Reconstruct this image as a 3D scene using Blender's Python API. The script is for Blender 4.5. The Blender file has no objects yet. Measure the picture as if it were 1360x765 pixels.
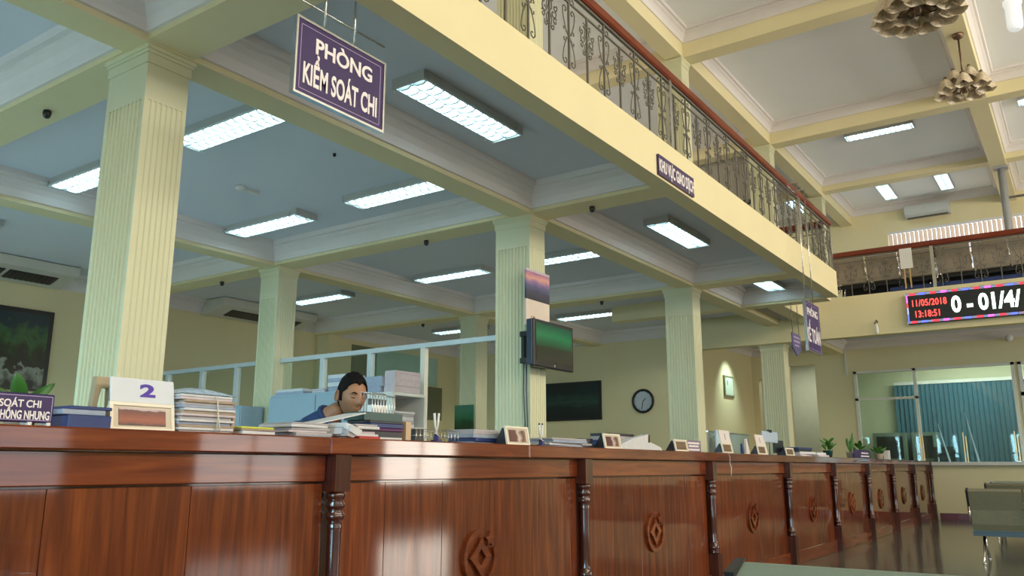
import bpy, bmesh, math, random
from mathutils import Vector, Matrix
random.seed(7)
PI = math.pi
sc = bpy.context.scene
C = sc.collection

# ---------------------------------------------------------------- camera
F_PX, PITCH, YAW = 1098.3, 0.213990, 0.603532
cam = bpy.data.cameras.new('camera'); camo = bpy.data.objects.new('camera', cam); C.objects.link(camo)
cam.sensor_width = 36; cam.lens = F_PX / 1360 * 36; cam.clip_end = 200; cam.clip_start = 0.05
fw = Vector((-math.sin(YAW)*math.cos(PITCH), math.cos(YAW)*math.cos(PITCH), math.sin(PITCH)))
rt = Vector((math.cos(YAW), math.sin(YAW), 0)); upv = rt.cross(fw)
M = Matrix((rt, upv, -fw)).transposed().to_4x4(); M.translation = Vector((0, 0, 1.0))
camo.matrix_world = M; sc.camera = camo

# ---------------------------------------------------------------- world, exposure
w = bpy.data.worlds.new('world'); sc.world = w; w.use_nodes = True
w.node_tree.nodes['Background'].inputs[0].default_value = (0.72, 0.84, 1.0, 1)
w.node_tree.nodes['Background'].inputs[1].default_value = 1.8
vs = sc.view_settings
vs.view_transform = 'Standard'; vs.look = 'None'; vs.exposure = 0.0; vs.gamma = 1; vs.use_curve_mapping = False
sc.cycles.max_bounces = 8; sc.cycles.diffuse_bounces = 5; sc.cycles.glossy_bounces = 4
sc.cycles.transmission_bounces = 6; sc.cycles.transparent_max_bounces = 8
sc.cycles.caustics_reflective = False; sc.cycles.caustics_refractive = False
sc.cycles.sample_clamp_indirect = 4; sc.cycles.use_denoising = True

HX, HY0, CEIL, SLAB, TOP = 7.5, -5.0, 3.65, 3.775, 7.2
def area(name, loc, rot, sx, sy, power, col, spread=180):
    l = bpy.data.lights.new(name, 'AREA'); l.shape = 'RECTANGLE'; l.size = sx; l.size_y = sy
    l.energy = power; l.color = col; l.spread = math.radians(spread)
    o = bpy.data.objects.new(name, l); C.objects.link(o); o.location = loc; o.rotation_euler = rot
    return o
# daylight through the windows of the street side (+X) and of the wall behind the camera (-Y)
WARM, COOL = (1.0, 0.90, 0.74), (0.45, 0.84, 1.0)
EASTWIN = [(-3.2, 2.4), (1.2, 2.4), (5.6, 2.4), (10.2, 2.4), (15.0, 2.6)]   # centre y, width
for (y, wd), pw_ in zip(EASTWIN, (45, 45, 22, 55, 210)):
    area('daylight', (HX+0.12, y, 1.65), (0, PI/2, 0), 2.1, wd-0.1, pw_, WARM)
    area('daylight', (HX+0.12, y, 5.3), (0, PI/2+0.55, 0), 1.9, wd-0.1, 300, WARM)
for y in (1.0, 6.0, 11.0):   # fill lights added out of view to brighten the upper left gallery
    area('daylight', (-11.55, y, 5.6), (0, -PI/2-0.3, 0), 1.2, 2.4, 90, WARM)
SOUTHWIN = [(-9.6, 2.6), (-6.2, 2.6), (-1.6, 2.6), (4.6, 2.6)]
for x, wd in SOUTHWIN:
    area('daylight', (x, HY0-0.12, 1.6), (PI/2-0.58, 0, 0), wd-0.1, 1.9, 170, COOL, 88)

# ---------------------------------------------------------------- materials
def mat(name, col, rough=0.6, metal=0.0, var=0.04, scale=6.0, bump=0.0, emit=None, stretch=None, coat=0.0, spec=0.5, trans=0.0, alpha=1.0, bscale=60):
    m = bpy.data.materials.new(name); m.use_nodes = True; nt = m.node_tree; n = nt.nodes; L = nt.links
    b = n['Principled BSDF']
    b.inputs['Roughness'].default_value = rough; b.inputs['Metallic'].default_value = metal
    b.inputs['Specular IOR Level'].default_value = spec
    b.inputs['Coat Weight'].default_value = coat; b.inputs['Coat Roughness'].default_value = 0.08
    b.inputs['Transmission Weight'].default_value = trans; b.inputs['Alpha'].default_value = alpha
    tc = n.new('ShaderNodeTexCoord'); mp = n.new('ShaderNodeMapping'); L.new(tc.outputs['Object'], mp.inputs[0])
    if stretch: mp.inputs['Scale'].default_value = stretch
    nz = n.new('ShaderNodeTexNoise'); nz.inputs['Scale'].default_value = scale; nz.inputs['Detail'].default_value = 3
    L.new(mp.outputs[0], nz.inputs['Vector'])
    mx = n.new('ShaderNodeMix'); mx.data_type = 'RGBA'
    lo = [max(0, c*(1-var*2)) for c in col]; hi = [min(1, c*(1+var*2)) for c in col]
    mx.inputs[6].default_value = (*lo, 1); mx.inputs[7].default_value = (*hi, 1)
    L.new(nz.outputs['Fac'], mx.inputs[0]); L.new(mx.outputs[2], b.inputs['Base Color'])
    if bump:
        nb = n.new('ShaderNodeTexNoise'); nb.inputs['Scale'].default_value = bscale; L.new(mp.outputs[0], nb.inputs['Vector'])
        bp = n.new('ShaderNodeBump'); bp.inputs['Strength'].default_value = bump; bp.inputs['Distance'].default_value = 0.01
        L.new(nb.outputs['Fac'], bp.inputs['Height']); L.new(bp.outputs[0], b.inputs['Normal'])
    if emit:
        b.inputs['Emission Color'].default_value = (*emit[0], 1); b.inputs['Emission Strength'].default_value = emit[1]
    return m
def picture_mat(name, stops, axis='Z', scale=6.0, distort=0.35, rough=0.35, emit=0.0, size=1.0, gen=True):
    """flat print: a ramp along the picture's height, broken up by noise"""
    m = bpy.data.materials.new(name); m.use_nodes = True; nt = m.node_tree; n = nt.nodes; L = nt.links
    b = n['Principled BSDF']; b.inputs['Roughness'].default_value = rough
    tc = n.new('ShaderNodeTexCoord'); sp = n.new('ShaderNodeSeparateXYZ'); L.new(tc.outputs['Generated'], sp.inputs[0])
    nz = n.new('ShaderNodeTexNoise'); nz.inputs['Scale'].default_value = scale; nz.inputs['Detail'].default_value = 6
    L.new(tc.outputs['Generated'], nz.inputs['Vector'])
    ma = n.new('ShaderNodeMath'); ma.operation = 'MULTIPLY_ADD'; L.new(nz.outputs['Fac'], ma.inputs[0]); ma.inputs[1].default_value = distort
    ad = n.new('ShaderNodeMath'); ad.operation = 'SUBTRACT'; L.new(sp.outputs[axis], ad.inputs[0]); ad.inputs[1].default_value = distort/2
    L.new(ad.outputs[0], ma.inputs[2])
    cr = n.new('ShaderNodeValToRGB'); L.new(ma.outputs[0], cr.inputs[0])
    e = cr.color_ramp.elements
    while len(e) < len(stops): e.new(0.5)
    for k, (p, c) in enumerate(stops): e[k].position = p; e[k].color = (*c, 1)
    L.new(cr.outputs[0], b.inputs['Base Color'])
    if emit:
        L.new(cr.outputs[0], b.inputs['Emission Color']); b.inputs['Emission Strength'].default_value = emit
    return m
def wood_mat(name, c1, c2, c3, rough, coat, scl=(14, 14, 0.9)):
    m = bpy.data.materials.new(name); m.use_nodes = True; nt = m.node_tree; n = nt.nodes; L = nt.links
    b = n['Principled BSDF']; b.inputs['Roughness'].default_value = rough+0.15; b.inputs['Specular IOR Level'].default_value = 0.12
    b.inputs['Coat Weight'].default_value = coat; b.inputs['Coat Roughness'].default_value = 0.05; b.inputs['Coat IOR'].default_value = 1.55
    tc = n.new('ShaderNodeTexCoord'); mp = n.new('ShaderNodeMapping'); L.new(tc.outputs['Object'], mp.inputs[0])
    oi = n.new('ShaderNodeObjectInfo'); cx = n.new('ShaderNodeCombineXYZ'); sx = n.new('ShaderNodeMath'); sx.operation = 'MULTIPLY'
    sx.inputs[1].default_value = 30; L.new(oi.outputs['Random'], sx.inputs[0])
    L.new(sx.outputs[0], cx.inputs[0]); L.new(sx.outputs[0], cx.inputs[1]); L.new(sx.outputs[0], cx.inputs[2]); L.new(cx.outputs[0], mp.inputs['Location'])
    mp.inputs['Scale'].default_value = scl
    nz = n.new('ShaderNodeTexNoise'); nz.inputs['Scale'].default_value = 2.2; nz.inputs['Detail'].default_value = 7; nz.inputs['Distortion'].default_value = 0.6
    L.new(mp.outputs[0], nz.inputs['Vector'])
    cr = n.new('ShaderNodeValToRGB'); e = cr.color_ramp.elements
    e.new(0.5)
    for k, (p, c) in enumerate([(0.3, c1), (0.52, c2), (0.72, c3)]): e[k].position = p; e[k].color = (*c, 1)
    L.new(nz.outputs['Fac'], cr.inputs[0])
    hs = n.new('ShaderNodeHueSaturation'); mr = n.new('ShaderNodeMapRange'); mr.inputs[3].default_value = 0.82; mr.inputs[4].default_value = 1.18
    L.new(oi.outputs['Random'], mr.inputs[0]); L.new(mr.outputs[0], hs.inputs['Value']); L.new(cr.outputs[0], hs.inputs['Color'])
    L.new(hs.outputs[0], b.inputs['Base Color'])
    bp = n.new('ShaderNodeBump'); bp.inputs['Strength'].default_value = 0.05; bp.inputs['Distance'].default_value = 0.01
    L.new(nz.outputs['Fac'], bp.inputs['Height']); L.new(bp.outputs[0], b.inputs['Normal'])
    return m

CREAM = mat('cream_wall_paint', (0.76, 0.68, 0.42), 0.55, var=0.02, scale=1.5, bump=0.04)
COLP = mat('pale_column_paint', (0.66, 0.66, 0.46), 0.5, var=0.02, scale=2, bump=0.03)
CEILP = mat('pale_blue_ceiling_paint', (0.71, 0.74, 0.83), 0.8, var=0.03, scale=0.8, bump=0.03)
CEILU = mat('pale_grey_ceiling_paint', (0.90, 0.92, 0.94), 0.8, var=0.03, scale=0.8)
CORN = mat('white_cornice_plaster', (0.76, 0.72, 0.71), 0.6, var=0.02)
REDTILE = mat('dark_red_glazed_tile', (0.16, 0.012, 0.018), 0.2, var=0.15, scale=10)
STONE = mat('pale_stone', (0.62, 0.60, 0.54), 0.3, var=0.08, scale=20)
WOOD = wood_mat('varnished_red_wood', (0.070, 0.010, 0.002), (0.13, 0.025, 0.004), (0.20, 0.046, 0.007), 0.30, 1.0)
WOODD = wood_mat('dark_turned_wood', (0.035, 0.005, 0.003), (0.06, 0.010, 0.005), (0.09, 0.018, 0.007), 0.25, 1.0)
WOODT = wood_mat('counter_top_wood', (0.10, 0.014, 0.003), (0.16, 0.030, 0.006), (0.22, 0.050, 0.009), 0.25, 1.0, (14, 0.9, 14))
RAILW = wood_mat('brown_red_handrail_wood', (0.13, 0.022, 0.011), (0.18, 0.035, 0.016), (0.23, 0.05, 0.02), 0.35, 0.5, (14, 0.9, 14))
IRON = mat('grey_painted_iron', (0.15, 0.14, 0.12), 0.5, 0.3, var=0.1)
STEEL = mat('brushed_steel', (0.62, 0.62, 0.62), 0.25, 1.0, var=0.05)
ALU = mat('aluminium_frame', (0.62, 0.70, 0.76), 0.35, 0.3, var=0.04)
WALU = mat('cream_aluminium_frame', (0.78, 0.76, 0.68), 0.4, 0.1, var=0.03)
WHITE = mat('white_enamel', (0.75, 0.75, 0.74), 0.35, var=0.03)
DARK = mat('black_plastic', (0.012, 0.013, 0.015), 0.35, var=0.2)
DBLUE = mat('dark_blue_plastic', (0.02, 0.04, 0.08), 0.3, var=0.1)
TUBE = mat('lit_fluorescent_tube', (0.9, 0.95, 1.0), 0.4, emit=((0.58, 0.90, 1.0), 20.0))
LOUV = mat('white_reflector_louvre', (0.80, 0.88, 0.92), 0.25, 0.0, var=0.01)
PURPLE = mat('purple_enamel_sign', (0.030, 0.012, 0.095), 0.5, var=0.05)
LETTER = mat('white_lettering', (0.85, 0.80, 0.82), 0.5, var=0.01)
LILAC = mat('lilac_line', (0.45, 0.36, 0.60), 0.4, var=0.02)
CHROME = mat('chrome', (0.8, 0.8, 0.8), 0.12, 1.0, var=0.02)
CABB = mat('blue_grey_steel_cabinet', (0.30, 0.42, 0.52), 0.4, 0.0, var=0.03)
GREENBOARD = mat('teal_board', (0.42, 0.60, 0.54), 0.3, var=0.1, scale=2)
PAPERS = [mat('white_paper', (0.62, 0.64, 0.68), 0.8, var=0.06, scale=30), mat('bluish_paper', (0.32, 0.38, 0.50), 0.8, var=0.1, scale=30),
          mat('pinkish_paper', (0.56, 0.50, 0.55), 0.8, var=0.08, scale=30), mat('buff_paper', (0.38, 0.30, 0.23), 0.8, var=0.1, scale=30),
          mat('red_folder', (0.45, 0.03, 0.03), 0.5), mat('black_folder', (0.02, 0.02, 0.03), 0.4), mat('grey_paper', (0.42, 0.40, 0.42), 0.8, var=0.1, scale=30)]
YELLOW = mat('yellow_green_card', (0.62, 0.66, 0.06), 0.5)
NAVY = mat('navy_cover', (0.015, 0.035, 0.16), 0.4, var=0.15)
DGREEN = mat('dark_green_plastic', (0.01, 0.06, 0.06), 0.35, var=0.1)
PLUM = mat('plum_cover', (0.09, 0.01, 0.10), 0.5)
BRASS = mat('brass', (0.75, 0.52, 0.25), 0.3, 0.8, var=0.03)
LEAF = mat('green_leaf', (0.035, 0.14, 0.02), 0.4, var=0.3, scale=12)
POT = mat('beige_pot', (0.6, 0.5, 0.38), 0.6)
TAUPE = mat('khaki_perforated_steel', (0.22, 0.20, 0.13), 0.45, 0.3, var=0.08, scale=40, bump=0.3, bscale=300)
TEALB = mat('teal_vertical_blind_fabric', (0.055, 0.145, 0.21), 0.8, var=0.1, scale=3, stretch=(1, 1, 0.1))
SHADE = mat('beige_glass_shade', (0.64, 0.54, 0.40), 0.3, var=0.25, scale=25, bump=0.5, bscale=40)
BRONZE = mat('dark_bronze', (0.16, 0.10, 0.06), 0.35, 0.7, var=0.2)
GREYWALL = mat('unlit_grey_wall', (0.35, 0.36, 0.30), 0.7, var=0.05)  # even mid grey for the room divider
def glass_mat(name, tint, mixf=0.10):
    m = bpy.data.materials.new(name); m.use_nodes = True; nt = m.node_tree; n = nt.nodes; L = nt.links
    n.remove(n['Principled BSDF']); out = n['Material Output']
    t = n.new('ShaderNodeBsdfTransparent'); t.inputs[0].default_value = (*tint, 1)
    g = n.new('ShaderNodeBsdfGlossy'); g.inputs['Roughness'].default_value = 0.02
    lw = n.new('ShaderNodeLayerWeight'); lw.inputs[0].default_value = 0.5
    pw = n.new('ShaderNodeMath'); pw.operation = 'POWER'; L.new(lw.outputs['Facing'], pw.inputs[0]); pw.inputs[1].default_value = 4.0
    fr = n.new('ShaderNodeMath'); fr.operation = 'MULTIPLY_ADD'; L.new(pw.outputs[0], fr.inputs[0]); fr.inputs[1].default_value = 0.7; fr.inputs[2].default_value = 0.03
    mx = n.new('ShaderNodeMixShader'); L.new(fr.outputs[0], mx.inputs[0]); L.new(t.outputs[0], mx.inputs[1]); L.new(g.outputs[0], mx.inputs[2])
    L.new(mx.outputs[0], out.inputs[0]); return m
GLASS = glass_mat('clear_pane', (0.86, 0.93, 0.92)); GLASSG = glass_mat('green_tinted_pane', (0.86, 0.93, 0.88))

# ---------------------------------------------------------------- mesh helpers
class MB:
    def __init__(s): s.b = bmesh.new(); s.mi = 0
    def _setmi(s, fs):
        for f in fs: f.material_index = s.mi
        return fs
    def box(s, x0, x1, y0, y1, z0, z1, mtx=None):
        vs_ = [s.b.verts.new((x, y, z)) for x in (x0, x1) for y in (y0, y1) for z in (z0, z1)]
        if mtx:
            for v in vs_: v.co = mtx @ v.co
        for q in ((0, 1, 3, 2), (4, 6, 7, 5), (0, 4, 5, 1), (2, 3, 7, 6), (0, 2, 6, 4), (1, 5, 7, 3)):
            s.b.faces.new([vs_[k] for k in q]).material_index = s.mi
        return s
    def prism(s, pts, z0, z1, f=None):
        """pts 2D outline extruded; f maps (u,v,h)->xyz"""
        f = f or (lambda u, v, h: (u, v, h))
        a = [s.b.verts.new(f(u, v, z0)) for u, v in pts]; b = [s.b.verts.new(f(u, v, z1)) for u, v in pts]; n = len(pts)
        s.b.faces.new(a[::-1]).material_index = s.mi; s.b.faces.new(b).material_index = s.mi
        for k in range(n): s.b.faces.new((a[k], a[(k+1) % n], b[(k+1) % n], b[k])).material_index = s.mi
        return s
    def lathe(s, prof, c=(0, 0, 0), n=12, axis='z', a0=0):
        rings = []
        for r, h in prof:
            ring = []
            for k in range(n):
                a = a0 + 2*PI*k/n; u, v = r*math.cos(a), r*math.sin(a)
                p = {'z': (u, v, h), 'x': (h, u, v), 'y': (v, h, u)}[axis]
                ring.append(s.b.verts.new((p[0]+c[0], p[1]+c[1], p[2]+c[2])))
            rings.append(ring)
        for i in range(len(rings)-1):
            for k in range(n):
                f = s.b.faces.new((rings[i][k], rings[i][(k+1) % n], rings[i+1][(k+1) % n], rings[i+1][k])); f.material_index = s.mi; f.smooth = True
        s.b.faces.new(rings[0][::-1]).material_index = s.mi; s.b.faces.new(rings[-1]).material_index = s.mi
        return s
    def tube(s, pts, r, n=6, closed=False):
        pts = [Vector(p) for p in pts]; rings = []; N = len(pts); rr = r if isinstance(r, (list, tuple)) else [r]*N
        ref = Vector((0.123, 0.77, 0.62))
        for i, p in enumerate(pts):
            if closed: t = pts[(i+1) % N]-pts[i-1]
            else: t = pts[min(i+1, N-1)]-pts[max(i-1, 0)]
            t.normalize(); a = t.cross(ref).normalized(); b = t.cross(a)
            rings.append([s.b.verts.new(p+(a*math.cos(2*PI*k/n)+b*math.sin(2*PI*k/n))*rr[i]) for k in range(n)])
        for i in range(N if closed else N-1):
            A, B = rings[i], rings[(i+1) % N]
            for k in range(n):
                f = s.b.faces.new((A[k], A[(k+1) % n], B[(k+1) % n], B[k])); f.smooth = True; f.material_index = s.mi
        if not closed:
            s.b.faces.new(rings[0][::-1]).material_index = s.mi; s.b.faces.new(rings[-1]).material_index = s.mi
        return s
    def quad(s, ps):
        s.b.faces.new([s.b.verts.new(p) for p in ps]).material_index = s.mi; return s
ROOTS = {}
def obj(name, mb, m, parent=None, bevel=0.0):
    """links mb as one mesh object; under a root placed in the world, coordinates given in world space are made local"""
    me = bpy.data.meshes.new(name)
    bmesh.ops.recalc_face_normals(mb.b, faces=mb.b.faces[:])
    if bevel: bmesh.ops.bevel(mb.b, geom=[e for e in mb.b.edges if e.is_manifold and e.calc_face_angle(0) > 0.6], offset=bevel, segments=1, affect='EDGES')
    off = ROOTS.get(parent.name) if parent else None
    if off is not None:
        bmesh.ops.translate(mb.b, verts=mb.b.verts[:], vec=-off)
    mb.b.to_mesh(me); mb.b.free()
    for mm in (m if isinstance(m, list) else [m]): me.materials.append(mm)
    o = bpy.data.objects.new(name, me); C.objects.link(o)
    if parent:
        o.parent = parent
        if off is not None: ROOTS[o.name] = off
    return o
def tag(o, label=None, cat=None, group=None, kind=None):
    if label: o['label'] = label
    if cat: o['category'] = cat
    if group: o['group'] = group
    if kind: o['kind'] = kind
    return o
def thing(name, label, cat, loc=(0, 0, 0), rz=0, group=None, world=False, kind=None):
    o = bpy.data.objects.new(name, None); C.objects.link(o); o.location = loc; o.rotation_euler = (0, 0, rz)
    o.empty_display_size = 0.1
    tag(o, label, cat, group, kind)
    if world: ROOTS[o.name] = Vector(loc)
    return o
def single(name, mb, m, label, cat, group=None, loc=None, **k):
    o = obj(name, mb, m, **k)
    if loc is not None: o.location = loc
    else:   # put the origin at the thing's base
        xs = [v.co for v in o.data.vertices]
        c = Vector((sum(v.x for v in xs)/len(xs), sum(v.y for v in xs)/len(xs), min(v.z for v in xs)))
        for v in o.data.vertices: v.co -= c
        o.location = c
    return tag(o, label, cat, group)
def struct(name, mb, m, label=None):
    return tag(obj(name, mb, m), label, None, None, 'structure')
def dup(root, loc, rz=None, label=None, group=None):
    r = root.copy(); C.objects.link(r); r.location = loc
    if rz is not None: r.rotation_euler = (0, 0, rz)
    if label: r['label'] = label
    if group: r['group'] = group
    for ch in list(root.children):
        c = ch.copy(); C.objects.link(c); c.parent = r
        for g in ch.children:
            d = g.copy(); C.objects.link(d); d.parent = c
    return r
def text(body, size, m, parent, origin, xd, yd, name='lettering', sx=1.0, bold=0.0, depth=0.002, align='CENTER', track=1.0):
    """raised lettering: origin = anchor of the baseline centre (world), xd/yd = directions of the writing"""
    cu = bpy.data.curves.new('t', 'FONT'); cu.body = body; cu.size = size; cu.align_x = align; cu.extrude = depth; cu.offset = bold
    cu.resolution_u = 4; cu.space_character = track
    t = bpy.data.objects.new('t', cu); C.objects.link(t); bpy.context.view_layer.update()
    me = bpy.data.meshes.new_from_object(t.evaluated_get(bpy.context.evaluated_depsgraph_get()))
    bpy.data.objects.remove(t); me.name = name
    xd = Vector(xd).normalized(); yd = Vector(yd).normalized(); nd = xd.cross(yd)
    o = Vector(origin); off = ROOTS.get(parent.name, Vector((0, 0, 0)))
    for v in me.vertices:
        v.co = o + xd*v.co.x*sx + yd*v.co.y + nd*v.co.z - off
    me.materials.clear(); me.materials.append(m)
    ob = bpy.data.objects.new(name, me); C.objects.link(ob); ob.parent = parent
    ROOTS[ob.name] = off
    return ob
YP, ZP, XP = (0, 1, 0), (0, 0, 1), (1, 0, 0)

# ================================================================ THE SETTING
struct('floor', MB().box(-11.9, HX+0.3, HY0-0.3, 21.2, -0.1, 0), mat('polished_dark_green_grey_floor_tile', (0.12, 0.12, 0.09), 0.12, var=0.25, scale=3, spec=0.6), 'polished dark grey green tiled floor')
struct('floor_office', MB().box(-11.6, -3.3, HY0, 14.6, 0.0, 0.004), mat('pale_office_floor_tile', (0.52, 0.54, 0.52), 0.3, var=0.08), 'pale tiled floor of the office behind the counter')  # pale slab added to throw light up to the office ceiling
def wall_x(name, x0, x1, ya, yb, za, zb, holes, m, label=None):
    """wall slab normal to X with rectangular holes (y0,y1,z0,z1)"""
    mb = MB(); ys = sorted({ya, yb, *[h[0] for h in holes], *[h[1] for h in holes]}); zs = sorted({za, zb, *[h[2] for h in holes], *[h[3] for h in holes]})
    for i in range(len(ys)-1):
        for j in range(len(zs)-1):
            cy, cz = (ys[i]+ys[i+1])/2, (zs[j]+zs[j+1])/2
            if not any(h[0] < cy < h[1] and h[2] < cz < h[3] for h in holes): mb.box(x0, x1, ys[i], ys[i+1], zs[j], zs[j+1])
    return struct(name, mb, m, label)
def wall_y(name, y0, y1, xa, xb, za, zb, holes, m, label=None):
    mb = MB(); xs = sorted({xa, xb, *[h[0] for h in holes], *[h[1] for h in holes]}); zs = sorted({za, zb, *[h[2] for h in holes], *[h[3] for h in holes]})
    for i in range(len(xs)-1):
        for j in range(len(zs)-1):
            cx, cz = (xs[i]+xs[i+1])/2, (zs[j]+zs[j+1])/2
            if not any(h[0] < cx < h[1] and h[2] < cz < h[3] for h in holes): mb.box(xs[i], xs[i+1], y0, y1, zs[j], zs[j+1])
    return struct(name, mb, m, label)
# street side and the wall behind the camera (their window daylight is reflected in the counter)
eh = [(y-wd/2, y+wd/2, 0.6, 2.7) for y, wd in EASTWIN] + [(y-wd/2, y+wd/2, 4.35, 6.25) for y, wd in EASTWIN]
wall_x('wall_right', HX, HX+0.25, HY0-0.25, 21.2, 0, TOP, eh, CREAM, 'cream street side wall with tall windows')
wall_y('wall_back', HY0-0.25, HY0, -11.9, HX, 0, TOP, [(x-wd/2, x+wd/2, 0.65, 2.55) for x, wd in SOUTHWIN], CREAM, 'cream wall behind the waiting area')
wall_x('wall_left', -11.85, -11.6, HY0, 21.2, 0, TOP, [], CREAM, 'long cream wall of the back office')
wall_y('wall_office', 14.6, 14.8, -11.6, -6.4, 0, CEIL, [], CREAM, 'cream office end wall with clock and dark picture')
wall_x('wall_side', -6.4, -6.2, 14.6, 18.65, 0, CEIL, [], CREAM, 'cream side wall with framed certificate under a spotlight')
wall_y('wall_far', 18.65, 18.85, -6.4, HX, 0, CEIL, [(-6.06, -5.95, 0, 2.96), (-5.38, -4.80, 0, 3.22), (-4.01, -1.08, 1.10, 3.0), (-1.0, 2.4, 1.10, 3.0)], CREAM, 'cream far wall with the glazed enquiry window')
wall_y('wall_upper', 20.8, 21.0, -11.6, HX, SLAB, TOP, [(-3.42, -0.6, 5.2, 6.5), (-5.4, -4.75, 4.9, 6.35)], CREAM, 'cream upper far wall with blind covered window')
wall_y('wall_rear_room', 21.0, 21.2, -11.6, HX, 0, CEIL, [], mat('pale_green_room_paint', (0.60, 0.60, 0.44), 0.6), 'pale wall of the room behind the glazing')
struct('wall_room_divider', MB().box(-4.6, -4.45, 18.85, 21.0, 0, CEIL), GREYWALL, 'dim partition beyond the far doorway')
wall_y('wall_upper_gallery', 14.95, 15.05, -8.0, -4.75, SLAB, 6.9, [], mat('grey_panel_paint', (0.42, 0.40, 0.36), 0.6), 'grey panelled partition on the upper left gallery')
# upper gallery partition rails
struct('trim_1', MB().box(-8, -4.75, 14.9, 14.95, 5.9, 5.98).box(-8, -4.75, 14.9, 14.95, 5.0, 5.08), DARK, 'dark rails across the grey upper partition')
# slabs and ceilings
struct('floor_upper', MB().box(-11.6, -2.9, HY0, 12.4, CEIL, SLAB).box(-11.6, -3.6, 12.4, 14.3, CEIL, SLAB).box(-11.6, HX, 14.3, 21.0, CEIL, SLAB), CEILP, 'upper floor slab, its pale blue grey underside the office ceiling')
struct('ceiling', MB().box(-11.9, HX+0.25, HY0-0.25, 21.2, TOP, TOP+0.15), CEILU, 'pale grey upper ceiling of the hall')
# gallery edge beam with sign, and deep beam of the far gallery
struct('trim_2', MB().box(-2.91, -2.747, HY0, 12.25, 3.4, SLAB), CREAM, 'long cream edge beam of the left gallery')
struct('trim_3', MB().box(-6.2, HX, 14.22, 14.42, 3.10, SLAB), CREAM, 'deep cream beam under the far gallery carrying the display board')
YB = [-1.62+0, 2.38, 6.38, 10.38]
n_ = 4
for yb in YB:
    struct('trim_%d' % n_, MB().box(-11.6, -2.91, yb, yb+0.3, 3.4, CEIL), CREAM, 'cream cross beam under the left gallery'); n_ += 1
struct('trim_%d' % n_, MB().box(-6.4, -2.91, 12.25, 12.5, 3.4, CEIL), CREAM, 'cream cross beam at the end of the left gallery'); n_ += 1
for x0, x1, y1 in ((-4.42, -4.18, 18.65), (-8.15, -7.9, 14.6)):
    struct('trim_%d' % n_, MB().box(x0, x1, HY0, y1, 3.395, CEIL), CREAM, 'long cream beam on the column row'); n_ += 1
struct('trim_%d' % n_, MB().box(-3.86, -3.60, 12.5, 14.22, 3.4, CEIL), CREAM, 'short cream beam at the stair opening'); n_ += 1
# upper beams
for yb in (-1.6, 2.4, 6.42, 10.45, 14.45, 18.03):
    struct('trim_%d' % n_, MB().box(-11.6, HX, yb, yb+0.27, 6.8 if yb < 18 else 6.9, TOP), CREAM, 'cream cross beam under the hall ceiling'); n_ += 1
for x0, x1 in ((-4.45, -4.2), (-1.0, -0.72), (3.2, 3.5), (-8.15, -7.9)):
    struct('trim_%d' % n_, MB().box(x0, x1, HY0, 20.8, 6.81, TOP), CREAM, 'long cream beam under the hall ceiling'); n_ += 1
# cornices: one ring per ceiling bay
PROF = [(0.0, -0.215), (0.022, -0.215), (0.03, -0.19), (0.045, -0.15), (0.075, -0.105), (0.115, -0.075), (0.118, -0.055), (0.155, -0.05), (0.165, -0.0)]
def cornice(x0, x1, y0, y1, zt, k=1.0):
    global n_
    mb = MB(); rings = []
    for d, h in PROF:
        d *= k; rings.append([mb.b.verts.new(p) for p in ((x0+d, y0+d, zt+h*k), (x1-d, y0+d, zt+h*k), (x1-d, y1-d, zt+h*k), (x0+d, y1-d, zt+h*k))])
    for i in range(len(rings)-1):
        for j in range(4): mb.b.faces.new((rings[i][j], rings[i][(j+1) % 4], rings[i+1][(j+1) % 4], rings[i+1][j]))
    struct('trim_%d' % n_, mb, CORN, 'white moulded cornice around a ceiling bay'); n_ += 1
for y0, y1 in ((-1.32, 2.38), (2.68, 6.38), (6.68, 10.38)):
    cornice(-4.18, -2.91, y0, y1, CEIL); cornice(-7.9, -4.42, y0, y1, CEIL); cornice(-11.6, -8.15, y0, y1, CEIL)
cornice(-4.18, -2.91, 10.68, 12.25, CEIL); cornice(-7.9, -4.42, 10.68, 14.6, CEIL); cornice(-11.6, -8.15, 10.68, 14.6, CEIL)
cornice(-4.18, -3.86, 12.5, 14.22, CEIL, 0.7); cornice(-6.2, -4.42, 14.6, 18.65, CEIL, 0.8); cornice(-4.18, HX, 14.42, 18.65, CEIL, 0.8)
for y0, y1 in ((-1.33, 2.4), (2.67, 6.42), (6.69, 10.45), (10.72, 14.45), (14.72, 18.03), (18.30, 20.8)):
    for x0, x1 in ((-7.9, -4.45), (-4.2, -1.0), (-0.72, 3.2)): cornice(x0, x1, y0, y1, TOP, 0.85)
# baseboard of far wall: separate dark red tiles
bb = thing('baseboard_far', 'dark red tiled skirting along the far wall', None, (0, 18.64, 0), world=True, kind='structure')
tile_me = None
x = -2.62
first = None
while x < 4.0:
    if first is None:
        first = obj('tile', MB().box(x, x+0.292, 18.625, 18.65, 0, 0.13), REDTILE, bb, bevel=0.003); x0_ = x
    else:
        c = first.copy(); C.objects.link(c); c.location.x = x-x0_
    x += 0.296
struct('baseboard_far_left', MB().box(-6.2, -5.4, 18.63, 18.65, 0, 0.13).box(-4.79, -3.3, 18.63, 18.65, 0, 0.13), REDTILE, 'dark red skirting behind the counter')

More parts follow.
